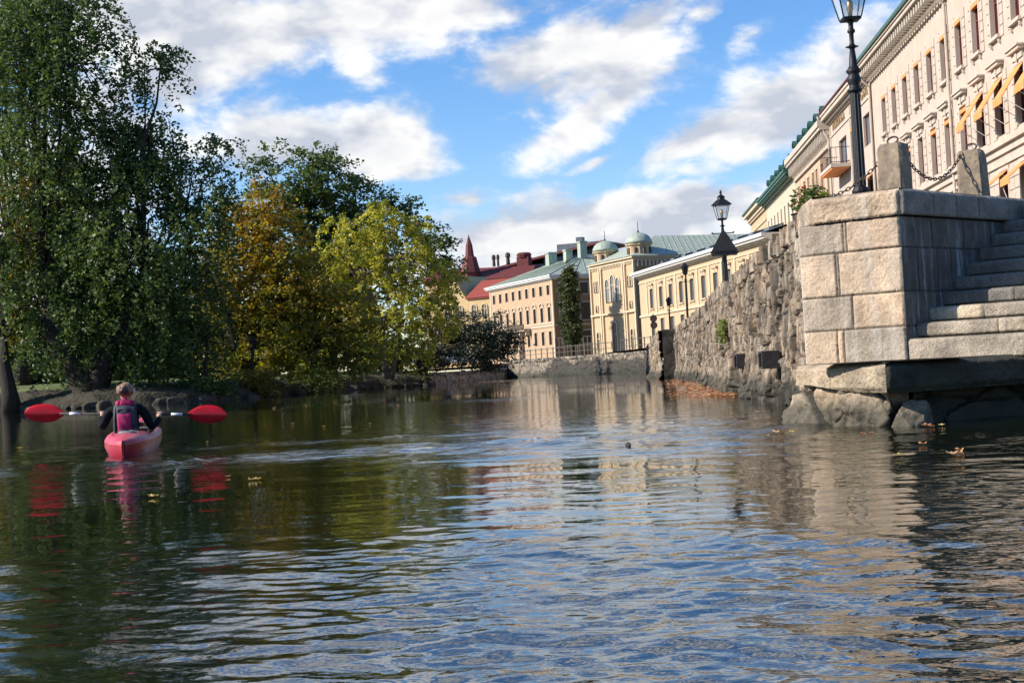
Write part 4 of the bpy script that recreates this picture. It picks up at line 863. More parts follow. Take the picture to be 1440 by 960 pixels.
b = MB(); seams(b, (L + .6, -.6, 11.23), (L + .6, Dp + .6, 11.23), (L - 6.5, Dp / 2, 14.15), (L - 6.5, Dp / 2 + .05, 14.15), 9, .04); seams(b, (0, -.6, 11.23), (L, -.6, 11.23), (6.5, Dp / 2, 14.13), (L - 6.5, Dp / 2, 14.13), 26, .02); b.build('seams', M['copper'], rf)
for (x, y, z, w, h) in ((7.3, 6.2, 13.0, 1.3, 2.4), (13.8, 6.2, 13.2, 1.0, 2.0), (17.2, 6.9, 13.4, 1.0, 2.6)): b = MB(); b.box(x, x + w, y, y + w, z, z + h); b.box(x - .1, x + w + .1, y - .1, y + w + .1, z + h, z + h + .2); b.build('chimney', M['copper'], rf)
b = MB(); b.box(xs[4] - .75, xs[4] + .75, -.15, -.06, -.4, 3.9)
b.box(xs[4] - .55, xs[4] + .55, -.2, -.151, -.4, 3.5); b.build('door', M['brownpaint'], t)
b = MB(); b.box(xs[3] - .9, xs[5] + .9, -1.1, -.13, 4.1, 4.34)
for x in (xs[3] - .7, xs[4] - 1.0, xs[4] + 1.0, xs[5] + .7): b.box(x - .12, x + .12, -.8, -.13, 3.5, 4.098)
bal = b.build('balcony', M['pinktrim'], t)
b = MB(); b.box(xs[3] - .9, xs[5] + .9, -1.1, -1.02, 5.0, 5.08); 
for i in range(26): x = xs[3] - .85 + (xs[5] - xs[3] + 1.7) * i / 25; b.box(x - .03, x + .03, -1.09, -1.03, 4.342, 4.998)
b.build('balustrade', M['iron'], bal)
b = MB(); b.tube([(xs[4] + .3, -1.1, 4.9), (xs[4] + .3, -2.6, 6.5)], .05, 6); b.build('flagpole', M['greypaint'], bal)
for k, dx in enumerate((1.6, 4.6, 8.5, 12)):
    for (z, h, ar, w) in ((8.6, 1.5, False, 1.1), (5.1, 2.3, True, 1.3), (2.0, 1.6, False, 1.2)):
        b = MB(); b.box(L + .022, L + .10, dx - w/2 - .2, dx + w/2 + .2, z - .15, z + h + .2); f = b.build('window', M['creamtrim'], t)
        b = MB(); b.box(L + .101, L + .13, dx - w/2, dx + w/2, z, z + h); b.build('pane', M['glass'], f)
# B: domed brick building
th, L = face_frame((12.1, 209), (17.4, 195)); Dp = 46; SB = 2.0
t = thing('domed_hall', (12.1, 209, SB), th, 'sand coloured hall with two green domed turrets and a triple arched window', 'building')
b = MB(); b.box(0, L, 0, Dp, -.4, 13.3); b.build('wall', M['sand'], t)
b = MB(); b.box(L, L + .02, .02, Dp, -.4, 12.9); b.build('side_wall', M['shadedbrick'], t)
b = MB()
for x in (0.0, 3.1, 3.75, 11.1, 11.75, L - .35): b.box(x, x + .35, -.28, -.002, -.4, 12.9)
b.box(-.1, L + .1, -.35, -.003, 5.9, 6.15); b.box(-.1, L + .1, -.3, -.003, 12.9, 13.1); b.box(-.2, L + .2, -.5, Dp + .1, 13.302, 13.55)
x = .1
while x < L: b.box(x, x + .22, -.22, -.003, 12.55, 12.898); x += .5
y = .3
while y < Dp: b.box(L + .022, L + .16, y, y + .25, 12.1, 13.0); y += .6
b.box(L + .022, L + .1, 6.3, 6.6, 0, 12.9)
b.build('trim', M['sandtrim'], t)
def arch_poly(x, z, w, h, n=10): return [(x - w/2, z), (x + w/2, z)] + [(x + w/2 * math.cos(a), z + h - w/2 + w/2 * math.sin(a)) for a in np.linspace(0, math.pi, n)]
def arched(par, name, x, z, w, h, fm, gm, q=.22):
    b = MB(); o = arch_poly(x, z - .0, w + 2 * q, h + q); i = arch_poly(x, z, w, h); n = len(o)
    b.add([(p[0], -.16, p[1]) for p in o] + [(p[0], -.16, p[1]) for p in i] + [(p[0], -.002, p[1]) for p in o] + [(p[0], -.03, p[1]) for p in i],
          [(k, (k + 1) % n, n + (k + 1) % n, n + k) for k in range(n)] + [(k, 2 * n + k, 2 * n + (k + 1) % n, (k + 1) % n) for k in range(n)] + [(n + k, n + (k + 1) % n, 3 * n + (k + 1) % n, 3 * n + k) for k in range(n)])
    f = b.build(name, M[fm], par); g = MB(); g.prism(i, -.035, -.012); g.build('pane' if name != 'door' else 'door_leaf', M[gm], f)
    b = MB(); b.box(x - .04, x + .04, -.07, -.036, z, z + h - .1); b.box(x - w/2, x + w/2, -.065, -.037, z + h * .62, z + h * .62 + .08); b.build('glazing_bar', M['sandtrim'], f)
    return f
for x, h in ((5.75, 3.3), (7.5, 3.8), (9.25, 3.3)): arched(t, 'window', x, 7.7, 1.25, h, 'sandtrim', 'glassblue')
arched(t, 'door', 7.5, .2, 1.3, 4.6, 'sandtrim', 'brownpaint', .35)
for x0 in (1.75, 13.2):
    for dx in (-.42, .42): arched(t, 'window', x0 + dx, 9.4, .5, 1.6, 'sandtrim', 'glass', .1)
    arched(t, 'window', x0, 6.5, .7, 1.0, 'sandtrim', 'glass', .15); arched(t, 'window', x0, 1.0, .95, 2.6, 'sandtrim', 'glass', .2)
b = MB(); v = [(-.4, -.6, 13.56), (L + .4, -.6, 13.56), (L + .4, Dp, 13.56), (-.4, Dp, 13.56), (L / 2, 7, 17.0), (L / 2, Dp, 17.0)]; b.add(v, [(0, 1, 4), (1, 2, 5, 4), (3, 0, 4, 5), (2, 3, 5)]); rf = b.build('roof', M['copper'], t)
b = MB(); seams(b, (L + .4, 5, 13.58), (L + .4, Dp, 13.58), (L / 2, 8, 17.03), (L / 2, Dp, 17.03), 46, .045); b.build('seams', M['copper'], rf)
for x0 in (1.9, L - 1.9):
    tw = MB(); tw.lathe([(1.85, 13.3), (1.85, 13.6), (1.65, 13.62), (1.65, 15.1), (1.9, 15.15), (1.9, 15.4)], x0, 1.7, n=8, a0=.39); to = tw.build('turret', M['sand'], t)
    d = MB(); d.lathe([(1.95, 15.4), (1.85, 15.75), (1.6, 16.25), (1.2, 16.6), (.6, 16.85), (.12, 16.95)], x0, 1.7, n=16); dm = d.build('dome', M['copper'], to, smooth=True)
    d = MB(); d.lathe([(.12, 16.9), (.16, 17.1), (.06, 17.2), (.04, 18.3), (.01, 18.5)], x0, 1.7, n=8); d.build('spire', M['iron'], to)
    for k in range(8):
        a = .785 * k; d = MB(); cx, cy = x0 + 1.56 * math.cos(a), 1.7 + 1.56 * math.sin(a); d.tube([(cx, cy, 13.9), (cx, cy, 14.8)], .26, 6); d.build('turret_window', M['brownpaint'], to)
t.scale = (.88,) * 3; t.location = (12.1 * .88, 209 * .88, .75 + 1.25 * .88)
# C: yellow classical building
th, L = face_frame((16.02, 175), (22.79, 133)); L += 6
t = thing('classical_building', (16.02, 175, 2.0), th, 'long yellow classical building with a white cornice and grey roof, right of the domed hall', 'building')
xs = [5.3, 10.0, 14.6, 18.8, 23.1, 27.0, 31.0, 35.3, 40.0, 45]; xs = [5.7 + 4.25 * i for i in range(10)]
rows = [(1.2, 3.9, [(x, 1.5) for x in xs]), (5.2, 7.55, [(x, 1.5) for x in xs])]
b = MB(); front_wall(b, L, -.4, 9.0, rows, .25); shell(b, L, 14, -.4, 9.7); b.build('wall', M['sand'], t)
for x in xs: win(t, x, 5.2, 1.5, 2.35, 'greypaint', 'glassblue', sill='sandtrim', hood='sandtrim', surround='sandtrim'); win(t, x, 1.2, 1.5, 2.7, 'greypaint', 'glassblue', surround='sandtrim')
b = MB(); b.box(-.1, L, -.15, -.002, 4.35, 4.6); b.box(-.05, L, -.1, -.002, 8.45, 8.6); b.box(-.1, L, -.12, .3, 9.002, 9.2)
for i in range(11): x = 3.6 + 4.25 * i; b.box(x - .25, x + .25, -.09, -.002, 4.602, 8.448)
b.build('trim', M['sandtrim'], t)
b = MB(); b.box(-.5, L, -.8, 14, 9.35, 9.55); b.box(-.7, L, -1.0, 14, 9.552, 9.85); b.box(-.2, L, -.3, 14, 9.202, 9.348); b.build('cornice', M['white'], t)
b = MB(); b.add([(-.5, -.8, 9.86), (L, -.8, 9.86), (L, 6.5, 12.0), (6, 6.5, 12.0), (-.5, 14, 9.86), (L, 14, 9.86)], [(0, 1, 2, 3), (0, 3, 4), (3, 2, 5, 4)]); rf = b.build('roof', M['slate'], t)
for i in range(9): x = 8 + 4.6 * i; b = MB(); b.add([(x, .6, 10.32), (x + 1.4, .6, 10.32), (x + 1.4, 2.8, 10.96), (x, 2.8, 10.96), (x, .6, 10.5), (x + 1.4, .6, 10.5), (x + 1.4, 2.8, 11.14), (x, 2.8, 11.14)], [(4, 5, 6, 7), (0, 1, 5, 4), (1, 2, 6, 5), (2, 3, 7, 6), (3, 0, 4, 7)]); b.build('skylight', M['glassblue'], rf)
t.scale = (.93,) * 3; t.location = (16.02 * .93, 175 * .93, .75 + 1.25 * .93)
# D: red roofed houses behind
t = thing('turreted_house', (-8.5, 250, 2), rad(-20), 'far house with a pointed dark red turret roof rising over the trees', 'building')
b = MB(); b.box(-7, 13, 0, 14, -.5, 14.9); b.build('wall', M['ochre'], t)
b = MB(); b.add([(-7.5, -.4, 14.9), (13.5, -.4, 14.9), (13.5, 14.4, 14.9), (-7.5, 14.4, 14.9), (-7.5, 4.5, 17.6), (12.5, 4.5, 17.0), (12.5, 10, 17.0), (-7.5, 10, 17.6)], [(0, 1, 5, 4), (4, 5, 6, 7), (6, 2, 3, 7), (1, 2, 6, 5), (3, 0, 4, 7)]); rf = b.build('roof', M['darkred'], t)
b = MB(); b.lathe([(1.6, 12), (1.6, 16.2), (1.9, 16.3), (1.25, 19.0), (.85, 19.2), (.62, 21.2), (.12, 22.7), (.02, 23.1)], 1.6, 1.0, n=8); b.build('turret', M['darkred'], rf)
for (x, z, w) in ((4.6, 17.4, .45), (5.4, 17.4, .35), (7.3, 17.6, .55)): b = MB(); b.lathe([(w * .7, z), (w * .6, z + 1.2), (w * .9, z + 1.3), (w * .8, z + 1.9), (w * .3, z + 2.1)], x, 5, n=8); b.build('chimney', M['rust'], rf)
b = MB(); b.box(8.9, 11.1, 5, 7.0, 16.5, 18.7); b.lathe([(1.25, 18.6), (1.4, 19.2), (1.0, 19.5)], 10, 6.0, n=10); b.build('roof_house', M['darkred'], rf)
t = thing('gabled_house', (-11.0, 226, 2), rad(-35), 'ochre gabled house with arched windows and a bright red tiled roof beside the pink palace', 'building')
b = MB(); b.box(0, 12, 0, 9, -.5, 10.2); b.add([(0, 0, 10.2), (5.2, 0, 10.2), (2.6, 0, 14.2), (0, 9, 10.2), (5.2, 9, 10.2), (2.6, 9, 14.2)], [(0, 1, 2), (0, 2, 5, 3), (1, 4, 5, 2), (3, 5, 4)]); b.build('wall', M['ochre'], t)
b = MB(); b.box(5.2, 12.2, -.3, 9, 10.21, 10.4); b.add([(5.0, -.4, 10.41), (12.4, -.4, 10.41), (12.4, 4.5, 13.3), (5.0, 4.5, 13.3), (12.4, 9.4, 10.41), (5, 9.4, 10.41)], [(0, 1, 2, 3), (3, 2, 4, 5), (1, 4, 2)]); b.build('roof', M['redroof'], t)
for x in (1.4, 3.8, 6.6, 8.6, 10.6):
    for z in (1.0, 4.4, 7.4): arched(t, 'window', x, z, .9, 1.9, 'sandtrim', 'glass', .15)
t = thing('modern_block', (-4.5, 263, 2), rad(-24), 'modern grey and dark red roof storeys with big windows behind the pink palace', 'building')
b = MB(); b.box(0, 22, 0, 12, -.5, 16.8); b.build('wall', M['slate'], t)
b = MB(); b.add([(-1, -.8, 16.9), (24, -.8, 20.6), (24, 12, 20.6), (-1, 12, 16.9), (-1, -.8, 17.3), (24, -.8, 21.0), (24, 12, 21.0), (-1, 12, 17.3)], [(0, 3, 2, 1), (4, 5, 6, 7), (0, 1, 5, 4), (1, 2, 6, 5), (2, 3, 7, 6), (3, 0, 4, 7)]); b.build('roof', M['darkred'], t)
b = MB(); b.box(6, 22, .2, 11, 16.8, 17.8); b.box(12, 22, .2, 11, 17.8, 18.8); b.build('upper_wall', M['slate'], t)
for i in range(7): x = 5 + 2.3 * i; b = MB(); b.box(x, x + 1.5, -.06, -.002, 14.0, 16.3); b.build('window', M['glassblue'] if i % 2 else M['white'], t)
b = MB(); b.box(14, 22, 2, 8, 18.8, 21.2); b.box(17, 18.2, 4, 5.4, 21.2, 22.4); b.build('plant_room', M['slate'], t)

# ================================================================ FENCE ON THE FAR QUAY
def fence(p, q, z, n, h, mtl, label, cat='fence'):
    t = thing('railing', (p[0], p[1], z), 0, label, cat); d = Vector((q[0] - p[0], q[1] - p[1], 0))
    r = MB(); r.tube([(0, 0, h), tuple(d + Vector((0, 0, h)))], .035, 5); r.tube([(0, 0, h * .5), tuple(d + Vector((0, 0, h * .5)))], .025, 5); r.build('rail', mtl, t)
    me = None
    for i in range(n + 1):
        if me is None: b = MB(); b.tube([(0, 0, 0), (0, 0, h + .08)], .06, 6); me = b.mesh('post', mtl)
        link('post', me, t, tuple(d * (i / n)))
fence((.2, 151), (8.8, 124.6), 1.75, 16, 1.0, M['greypaint'], 'pale post and rail fence along the top of the far quay wall')
fence((5.6, 184.5), (10.2, 182), 2.0, 9, 2.6, M['greypaint'], 'tall grey iron fence in front of the shaded side of the pink palace')
fence((9.4, 123.2), (12.0, 112.5), 1.75, 7, 1.1, M['greypaint'], 'dark fence at the right end of the far quay wall beside the canal bend')

# ================================================================ TREES
T1 = (75, [(-24.6,5.9,1.9,1.88),(-22.5,3.5,1.7,1.05),(-25.2,8.9,1.9,1.88),(-24.7,3.2,1.5,0.75),(-19.9,2.6,1.9,0.94),(-25.3,19.5,2.2,2.25),(-23.8,23.6,2.6,2.06),(-19.5,11.6,1.7,1.69),(-21.8,10.2,1.9,1.88),(-18.2,9.7,1.7,1.69),(-25.1,27.1,2.2,2.25),(-24.5,19.8,2.8,2.25),(-21.8,18.0,2.8,2.25),(-24.7,16.1,2.6,2.62),(-21.6,14.8,2.4,2.25),(-18.8,14.0,1.9,1.69),(-18.8,17.8,1.4,1.12),(-17.4,11.9,1.9,1.69),(-20.2,11.5,2.6,2.25),(-24.3,12.3,2.2,1.88),(-16.7,9.2,1.8,2.06),(-19.2,8.2,2.6,2.81),(-22.2,8.4,2.2,2.25),(-17.0,6.2,1.8,2.62),(-18.9,4.4,2.2,2.44),(-17.0,3.2,1.4,1.88),(-21.3,4.9,1.9,2.06),(-15.0,13.6,0.9,0.53),(-17.6,18.7,0.9,0.38),(-22.0,20.8,2.6,1.50),(-20.3,1.9,1.5,0.67),(-23.2,12.6,1.9,1.69),(-23.1,5.8,1.9,1.69),(-20.5,13.9,1.9,1.69),(-21.2,7.2,1.9,1.69),(-15.4,9.9,0.8,1.88),(-15.5,11.8,1.1,0.94)])
T2 = (77, [(-27.1,4.7,1.3,1.16),(-25.4,4.5,1.5,0.96),(-26.2,11.1,1.9,1.93),(-24.1,9.8,1.9,1.93),(-26.5,8.0,1.9,1.93),(-24.1,7.1,1.9,1.93),(-26.5,5.3,1.7,1.35),(-28.6,9.7,1.9,3.08),(-24.6,12.5,1.5,1.16)])
T3 = (84, [(-14.5,11.0,1.6,1.47),(-16.0,9.7,1.7,1.68),(-13.8,8.9,1.9,1.89),(-12.4,7.1,1.7,1.68),(-15.4,6.7,1.9,1.89),(-13.3,4.9,2.1,2.10),(-16.1,4.2,1.7,1.89),(-11.2,5.2,1.6,1.89),(-9.8,3.8,1.5,2.10),(-11.8,2.7,2.1,1.60),(-14.7,2.2,2.3,1.26),(-17.3,2.3,1.3,1.34),(-9.3,2.1,1.2,1.09),(-17.0,6.8,1.3,1.68)])
T4 = (104, [(-17.3,16.1,1.8,1.56),(-15.0,16.0,2.1,1.82),(-12.6,15.6,2.0,1.82),(-10.9,13.6,2.2,1.98),(-14.0,13.5,2.9,2.18),(-16.1,13.7,2.3,2.08),(-12.1,11.3,2.6,2.18),(-9.4,11.7,2.1,1.82),(-14.7,10.7,3.1,2.34),(-7.8,12.7,1.4,1.25),(-6.6,11.1,1.7,1.25),(-5.4,9.7,1.4,1.04),(-9.0,9.4,2.1,1.82),(-4.6,8.6,1.1,0.83)])
T5 = (99, [(-12.0,10.1,1.2,1.29),(-8.2,12.2,1.2,0.79),(-6.5,10.6,1.5,1.39),(-4.8,5.0,1.3,1.49),(-12.7,7.4,1.3,1.49),(-7.2,2.2,1.5,0.79),(-10.9,3.4,1.5,1.09),(-11.0,11.4,1.3,0.99),(-9.5,10.2,1.7,1.39),(-11.1,9.6,1.4,1.29),(-7.7,11.0,1.5,1.19),(-7.6,8.9,2.1,1.58),(-9.9,8.0,1.9,1.58),(-5.7,7.8,1.8,1.49),(-11.7,6.9,1.4,1.29),(-8.7,6.2,2.1,1.68),(-6.3,5.6,1.9,1.49),(-4.5,6.5,1.1,1.49),(-10.6,4.8,1.8,1.49),(-7.9,3.9,1.9,1.29),(-5.4,3.8,1.3,1.09),(-11.9,3.9,1.2,1.19),(-9.9,2.8,1.5,0.99)])
T6 = (112, [(-5.6,3.3,2.0,1.46),(-3.6,4.1,2.0,1.57),(-1.7,3.4,1.6,1.46),(-4.5,2.2,2.5,1.12),(-1.7,1.9,1.8,1.12),(-6.5,2.3,1.3,0.90),(-0.4,3.1,0.6,1.01)])
TL = (90, [(-28.3,32.3,3.6,3.15),(-26.8,36.3,3.6,3.60),(-29.7,41.0,4.0,3.60),(-32.1,28.8,4.0,3.15),(-31.4,33.8,3.6,3.60),(-28.6,27.7,3.1,2.25),(-33.5,38.9,3.6,3.60),(-32.4,23.4,2.5,2.70),(-31.2,20.6,1.8,2.25),(-33.1,17.9,2.7,2.70),(-30.9,16.5,2.0,1.80),(-29.6,24.1,1.3,1.80)])
KEEP = .31
def crown(lobes, Y, seed, leaf, cl_per_m2=1.5, lpc=34, depth=.8, droop=0.0, clr=.55, stray=.16, flat=.4, bias=None):
    rg = np.random.RandomState(seed); LP = []; tw = []; TN = []; cen = []
    zmax = max(l[1] + l[3] for l in lobes); zmin = min(l[1] - l[3] for l in lobes)
    for (cx, cz, rx, rz) in lobes:
        ry = max(rx, rz) * depth; cy = Y + rg.uniform(-1.2, 1.2) * max(1, ry * .5); cen.append((cx, cy, cz, rx, rz))
        n = int(4 * rx * rz * cl_per_m2 * 2.2 + 6); d = rg.normal(size=(n, 3)); d /= np.linalg.norm(d, axis=1)[:, None]
        q = (.35 + .65 * rg.rand(n) ** .6); st = rg.rand(n) < stray; q = np.where(st, rg.uniform(1.02, 1.32, n), q)
        c = d * q[:, None] * np.array([rx, ry, rz]) + np.array([cx, cy, cz])
        keep = nfbm(c[:, 0] * .55 + seed, c[:, 2] * .55 + c[:, 1] * .3, seed, 3) > KEEP; c = c[keep]; d = d[keep]; q = q[keep]
        for j in range(len(c)):
            m = int(lpc * rg.uniform(.6, 1.4)); out = d[j].copy(); out[2] = out[2] * .5 + .1
            s = rg.rand(m)[:, None]; jit = rg.normal(size=(m, 3)) * np.array([.42, .42, .24]) * clr
            if droop > 0:
                Ld = droop * rg.uniform(.6, 1.5); path = out * (clr * 1.2) * np.sin(s * 1.5) + np.array([0, 0, -1]) * Ld * s ** 1.4; jit = jit * np.array([.55, .55, .6])
            else: path = out * (s - .3) * clr * 2.2 + np.array([0, 0, -.18]) * s * s
            LP.append(c[j] + path + jit); TN.append(np.full(m, rg.rand()) * .55 + rg.rand(m) * .45)
            if rg.rand() < .22: tw.append((c[j], (cx, cy, cz)))
    P = np.concatenate(LP); TNa = np.concatenate(TN)
    V, F = leaf_quads(P, rg, leaf, flat, .6, .5 if droop else .15)
    if bias is not None: TNa = np.clip(TNa + bias(P, zmin, zmax), 0, 1)
    return V, F, TNa, tw, cen
def tree(name, lobes, Y, base, seed, leafm, barkm, label, cat='tree', group=None, leaf=.2, trunk_r=.45, fork=None, limbs=True, **kw):
    t = thing(name, base, 0, label, cat, group); B = np.array(base)
    V, F, tn, tw, cen = crown(lobes, Y, seed, leaf, **kw)
    link('crown', npmesh('crown', V - B, F, leafm, None, {'tint': tn}, False), t)
    rg = random.Random(seed); b = MB(); forks = fork or [[(0, 0, -.4, 1.25), (0, 0, 1.2, 1.0), (.2, 0, 3.0, .8)]]
    for fk in forks: b.tube([(x, y, z) for x, y, z, r in fk], [r * trunk_r for *_, r in fk], 10)
    if limbs:
        used = {}
        for (cx, cy, cz, rx, rz) in sorted(cen, key=lambda c_: -c_[2]):
            e = Vector((cx, cy, cz)) - Vector(base); k_ = .34; fk = min(forks, key=lambda f: (Vector(f[-1][:3]) - e).length); s = Vector(fk[-1][:3]); pr = fk[-1][3] * trunk_r
            k_ = .62 if not used.get(id(fk)) else (.45 if used[id(fk)] == 1 else .32); used[id(fk)] = used.get(id(fk), 0) + 1; mid = s.lerp(e, .45) + Vector((rg.uniform(-.5, .5), rg.uniform(-.5, .5), abs(e.z - s.z) * .12 + .2)); mid2 = s.lerp(e, .75) + Vector((rg.uniform(-.4, .4), rg.uniform(-.4, .4), .2))
            b.tube([s, mid, mid2, e + Vector((0, 0, rz * .3))], [pr * k_, pr * k_ * .62, pr * k_ * .36, .03], 7)
        for (c, l) in tw:
            c = Vector(c) - Vector(base); l = Vector(l) - Vector(base); m = l.lerp(c, .5) + Vector((0, 0, .15)); b.tube([l.lerp(c, .1), m, c], [.05, .035, .015], 3, cap=False)
    b.build('trunk', barkm, t, smooth=True); return t
M['lf_dark'] = leaf_mat('dark_green_leaves', [(.038, .066, .022), (.065, .10, .03), (.105, .145, .038), (.155, .19, .055)], .32)
M['lf_green'] = leaf_mat('green_leaves', [(.045, .075, .02), (.075, .115, .03), (.13, .16, .04)], .35)
M['lf_rust'] = leaf_mat('rusty_autumn_leaves', [(.13, .15, .03), (.22, .20, .035), (.27, .215, .04), (.27, .17, .04), (.22, .12, .035)], .45)
M['lf_brown'] = leaf_mat('browning_leaves', [(.07, .095, .02), (.13, .14, .03), (.22, .16, .035), (.22, .12, .03)], .42)
M['lf_yellow'] = leaf_mat('yellow_green_leaves', [(.15, .18, .035), (.30, .31, .06), (.44, .41, .08), (.58, .50, .11)], .45)
M['lf_grey'] = leaf_mat('grey_green_leaves', [(.022, .032, .022), (.04, .055, .036), (.06, .078, .05)], .2)
M['lf_sunny'] = leaf_mat('sunny_undergrowth_leaves', [(.12, .17, .03), (.24, .28, .05), (.38, .38, .06)], .5)
M['lf_con'] = leaf_mat('conifer_leaves', [(.03, .05, .015), (.06, .075, .02), (.10, .10, .025)], .15)
tree('weeping_tree', T1[1], T1[0], (-22.4, 74.6, .7), 11, M['lf_dark'], M['bark'], 'huge dark green weeping tree with forked black trunk behind the kayaker', leaf=.22, trunk_r=.62, group='trees on the left bank',
     fork=[[(.1, 0, -.6, 1.7), (0, 0, .3, 1.3), (-.7, 0, 1.6, 1.0), (-1.6, 0, 3.6, .95), (-2.1, .6, 6.5, .5)], [(.3, 0, -.6, 1.3), (.6, 0, .6, 1.05), (1.1, 0, 2.0, .85), (2.2, 0, 3.4, .8), (3.2, .4, 5.6, .45)]], cl_per_m2=2.3, lpc=36, droop=1.25, clr=.6, stray=.14)
tree('broadleaf_tree', TL[1], TL[0], (-30.4, 88.0, 1.2), 12, M['lf_green'], M['bark'], 'tall mid green tree at the top left edge behind the weeping tree', leaf=.22, trunk_r=.5, group='trees on the left bank', cl_per_m2=1.9, lpc=32)
b = MB(); pts = [(0, 0, -.6), (-.1, 0, .4), (-.3, 0, 1.8), (-.5, 0, 3.4)]
tree('browning_tree', T2[1], T2[0], (-26.1, 73.6, .6), 13, M['lf_brown'], M['bark'], 'browning chestnut with a thick bare trunk at the left edge of the bank', leaf=.24, trunk_r=.38, group='trees on the left bank', fork=[[(.1, 0, -.6, 1.4), (0, 0, .4, 1.05), (-.3, .2, 1.9, .85), (-.6, 1, 3.2, .6)]], cl_per_m2=2.2, lpc=32)
tree('chestnut_tree', T3[1], T3[0], (-15.6, 84, .9), 14, M['lf_rust'], M['bark'], 'autumn chestnut tree, rusty orange above and olive yellow below, mid left bank', leaf=.25, trunk_r=.36, group='trees on the left bank',
     fork=[[(0, 0, -.4, 1.4), (.1, 0, 1.5, 1.0), (.3, 0, 3.2, .85)], [(-.1, 0, -.3, 1.1), (-.7, 0, 1.5, .8), (-1.2, 0, 4.2, .6)]], cl_per_m2=2.5, lpc=34, bias=lambda P, a, b_: (P[:, 2] - a) / (b_ - a) * .62 - .44)
tree('dark_tree', T4[1], T4[0], (-13.5, 104, 1.3), 15, M['lf_dark'], M['bark'], 'tall dark green tree rising behind the autumn chestnut', leaf=.27, trunk_r=.5, group='trees on the left bank', cl_per_m2=1.9, lpc=34)
tree('yellow_birch', T5[1], T5[0], (-8.6, 98.5, 1.0), 16, M['lf_yellow'], M['palebark'], 'drooping yellow green tree with pale stems at the end of the left bank', leaf=.21, trunk_r=.22, group='trees on the left bank',
     fork=[[(-.2, 0, -.4, 1.3), (-.3, 0, 2, .9), (-.4, 0, 4.2, .7)], [(.1, 0, -.4, 1.1), (.6, 0, 1.6, .8), (.9, 0, 3.6, .7), (1.3, 0, 5.4, .5)]], cl_per_m2=2.3, lpc=34, droop=.6, clr=.5)
tree('waterside_bush', T6[1], T6[0], (-7.2, 107, .5), 17, M['lf_grey'], M['bark'], 'rounded dark grey green bush leaning out over the water at the tip of the bank', 'bush', leaf=.2, trunk_r=.26, fork=[[(0, 0, -.4, 1.3), (.7, .5, .9, .9), (1.6, 1.2, 2.0, .7)], [(-.1, 0, -.3, 1.0), (.2, 0, 1.2, .8), (.5, .4, 2.6, .6)]], cl_per_m2=3.6, lpc=38, depth=1.0)
# undergrowth that closes the view beneath the crowns
UG = [(-27.5, 109, 3.2, 7, 3.6, 'lf_sunny', 'sunlit bush deep in the park at the left'), (-9.5, 112, 2.6, 3.2, 1.9, 'lf_green', 'low green bush between the yellow tree and the waterside bush'), (-50, 100, 6, 9, 6, 'lf_dark', 'dark bush mass at the left end of the park'), (-36, 96, 3.6, 7, 4.4, 'lf_dark', 'dark undergrowth bush at the far left behind the trunks'), (-30, 100, 3.0, 5.5, 3.8, 'lf_sunny', 'sunlit yellow green bush seen between the left trunks'), (-25.5, 99, 3.4, 4.5, 3.6, 'lf_dark', 'dark bush behind the fork of the weeping tree'), (-20.5, 101, 3.2, 5, 3.9, 'lf_green', 'green bush behind the weeping curtain of leaves'),
      (-17, 96, 3.5, 3.6, 3.5, 'lf_brown', 'browning bush left of the chestnut trunks'), (-13.4, 106, 4.2, 5, 4.2, 'lf_green', 'green bush behind the chestnut trunks'), (-27.5, 118, 7.5, 8.5, 7.5, 'lf_dark', 'dark tree mass deep in the park on the left'), (-17, 122, 7.5, 8, 7, 'lf_dark', 'dark tree mass deep in the park behind the chestnut'), (-40, 116, 8, 9, 8, 'lf_green', 'green tree mass deep in the park at the far left')]
for i, (x, y, z, rx, rz, m_, lb) in enumerate(UG):
    rg = random.Random(i); lobes = [(x + rg.uniform(-.55, .55) * rx, z + rg.uniform(-.45, .5) * rz, rx * rg.uniform(.35, .5), rz * rg.uniform(.35, .5)) for _ in range(9)]
    tree('park_bush', lobes, y, (x, y, 1.2), 40 + i, M[m_], M['bark'], lb, 'bush', 'bushes in the park behind the bank', leaf=.32 if y < 110 else .42, trunk_r=.2, cl_per_m2=1.3 if y < 110 else .8, lpc=24, limbs=i % 2 == 0)
for i, (x, y, rx) in enumerate(((-14.8, 80.6, 1.3), (-12.6, 88.5, 1.5), (-11.5, 92.2, 1.1), (-16.3, 75.4, 1.1))):
    lobes = [(x + dx * rx, .9 + dz, rx * .6, .5) for dx, dz in ((-.6, 0), (0, .25), (.6, 0), (.2, -.3))]
    tree('bank_shrub', lobes, y, (x, y, .5), 70 + i, M['lf_brown'] if i % 2 == 0 else M['lf_green'], M['bark'], ['low brownish shrub overhanging the water below the chestnut', 'low green shrub at the water right of the chestnut', 'low brownish shrub at the water before the yellow tree', 'low green shrub at the water under the weeping tree'][i], 'shrub', 'low shrubs at the water on the left bank', leaf=.2, trunk_r=.1, cl_per_m2=3.0, lpc=26, limbs=False)
# columnar conifer in front of the palace
lob = [(7.45 + dx, z, r, .95) for dx, z, r in ((0, 4.4, .75), (.05, 5.4, .95), (-.1, 6.5, 1.05), (.1, 7.6, 1.0), (-.15, 8.7, .95), (.1, 9.8, .85), (-.55, 10.6, .5), (.2, 10.9, .6), (.25, 12.0, .5), (.2, 12.9, .35), (-.6, 11.6, .3))]
tree('cypress', lob, 176, (7.5, 176, 2.0), 33, M['lf_con'], M['bark'], 'slim twin topped columnar conifer before the shaded side of the pink palace', leaf=.26, trunk_r=.2, cl_per_m2=11, lpc=30, clr=.35, stray=.12, limbs=False)
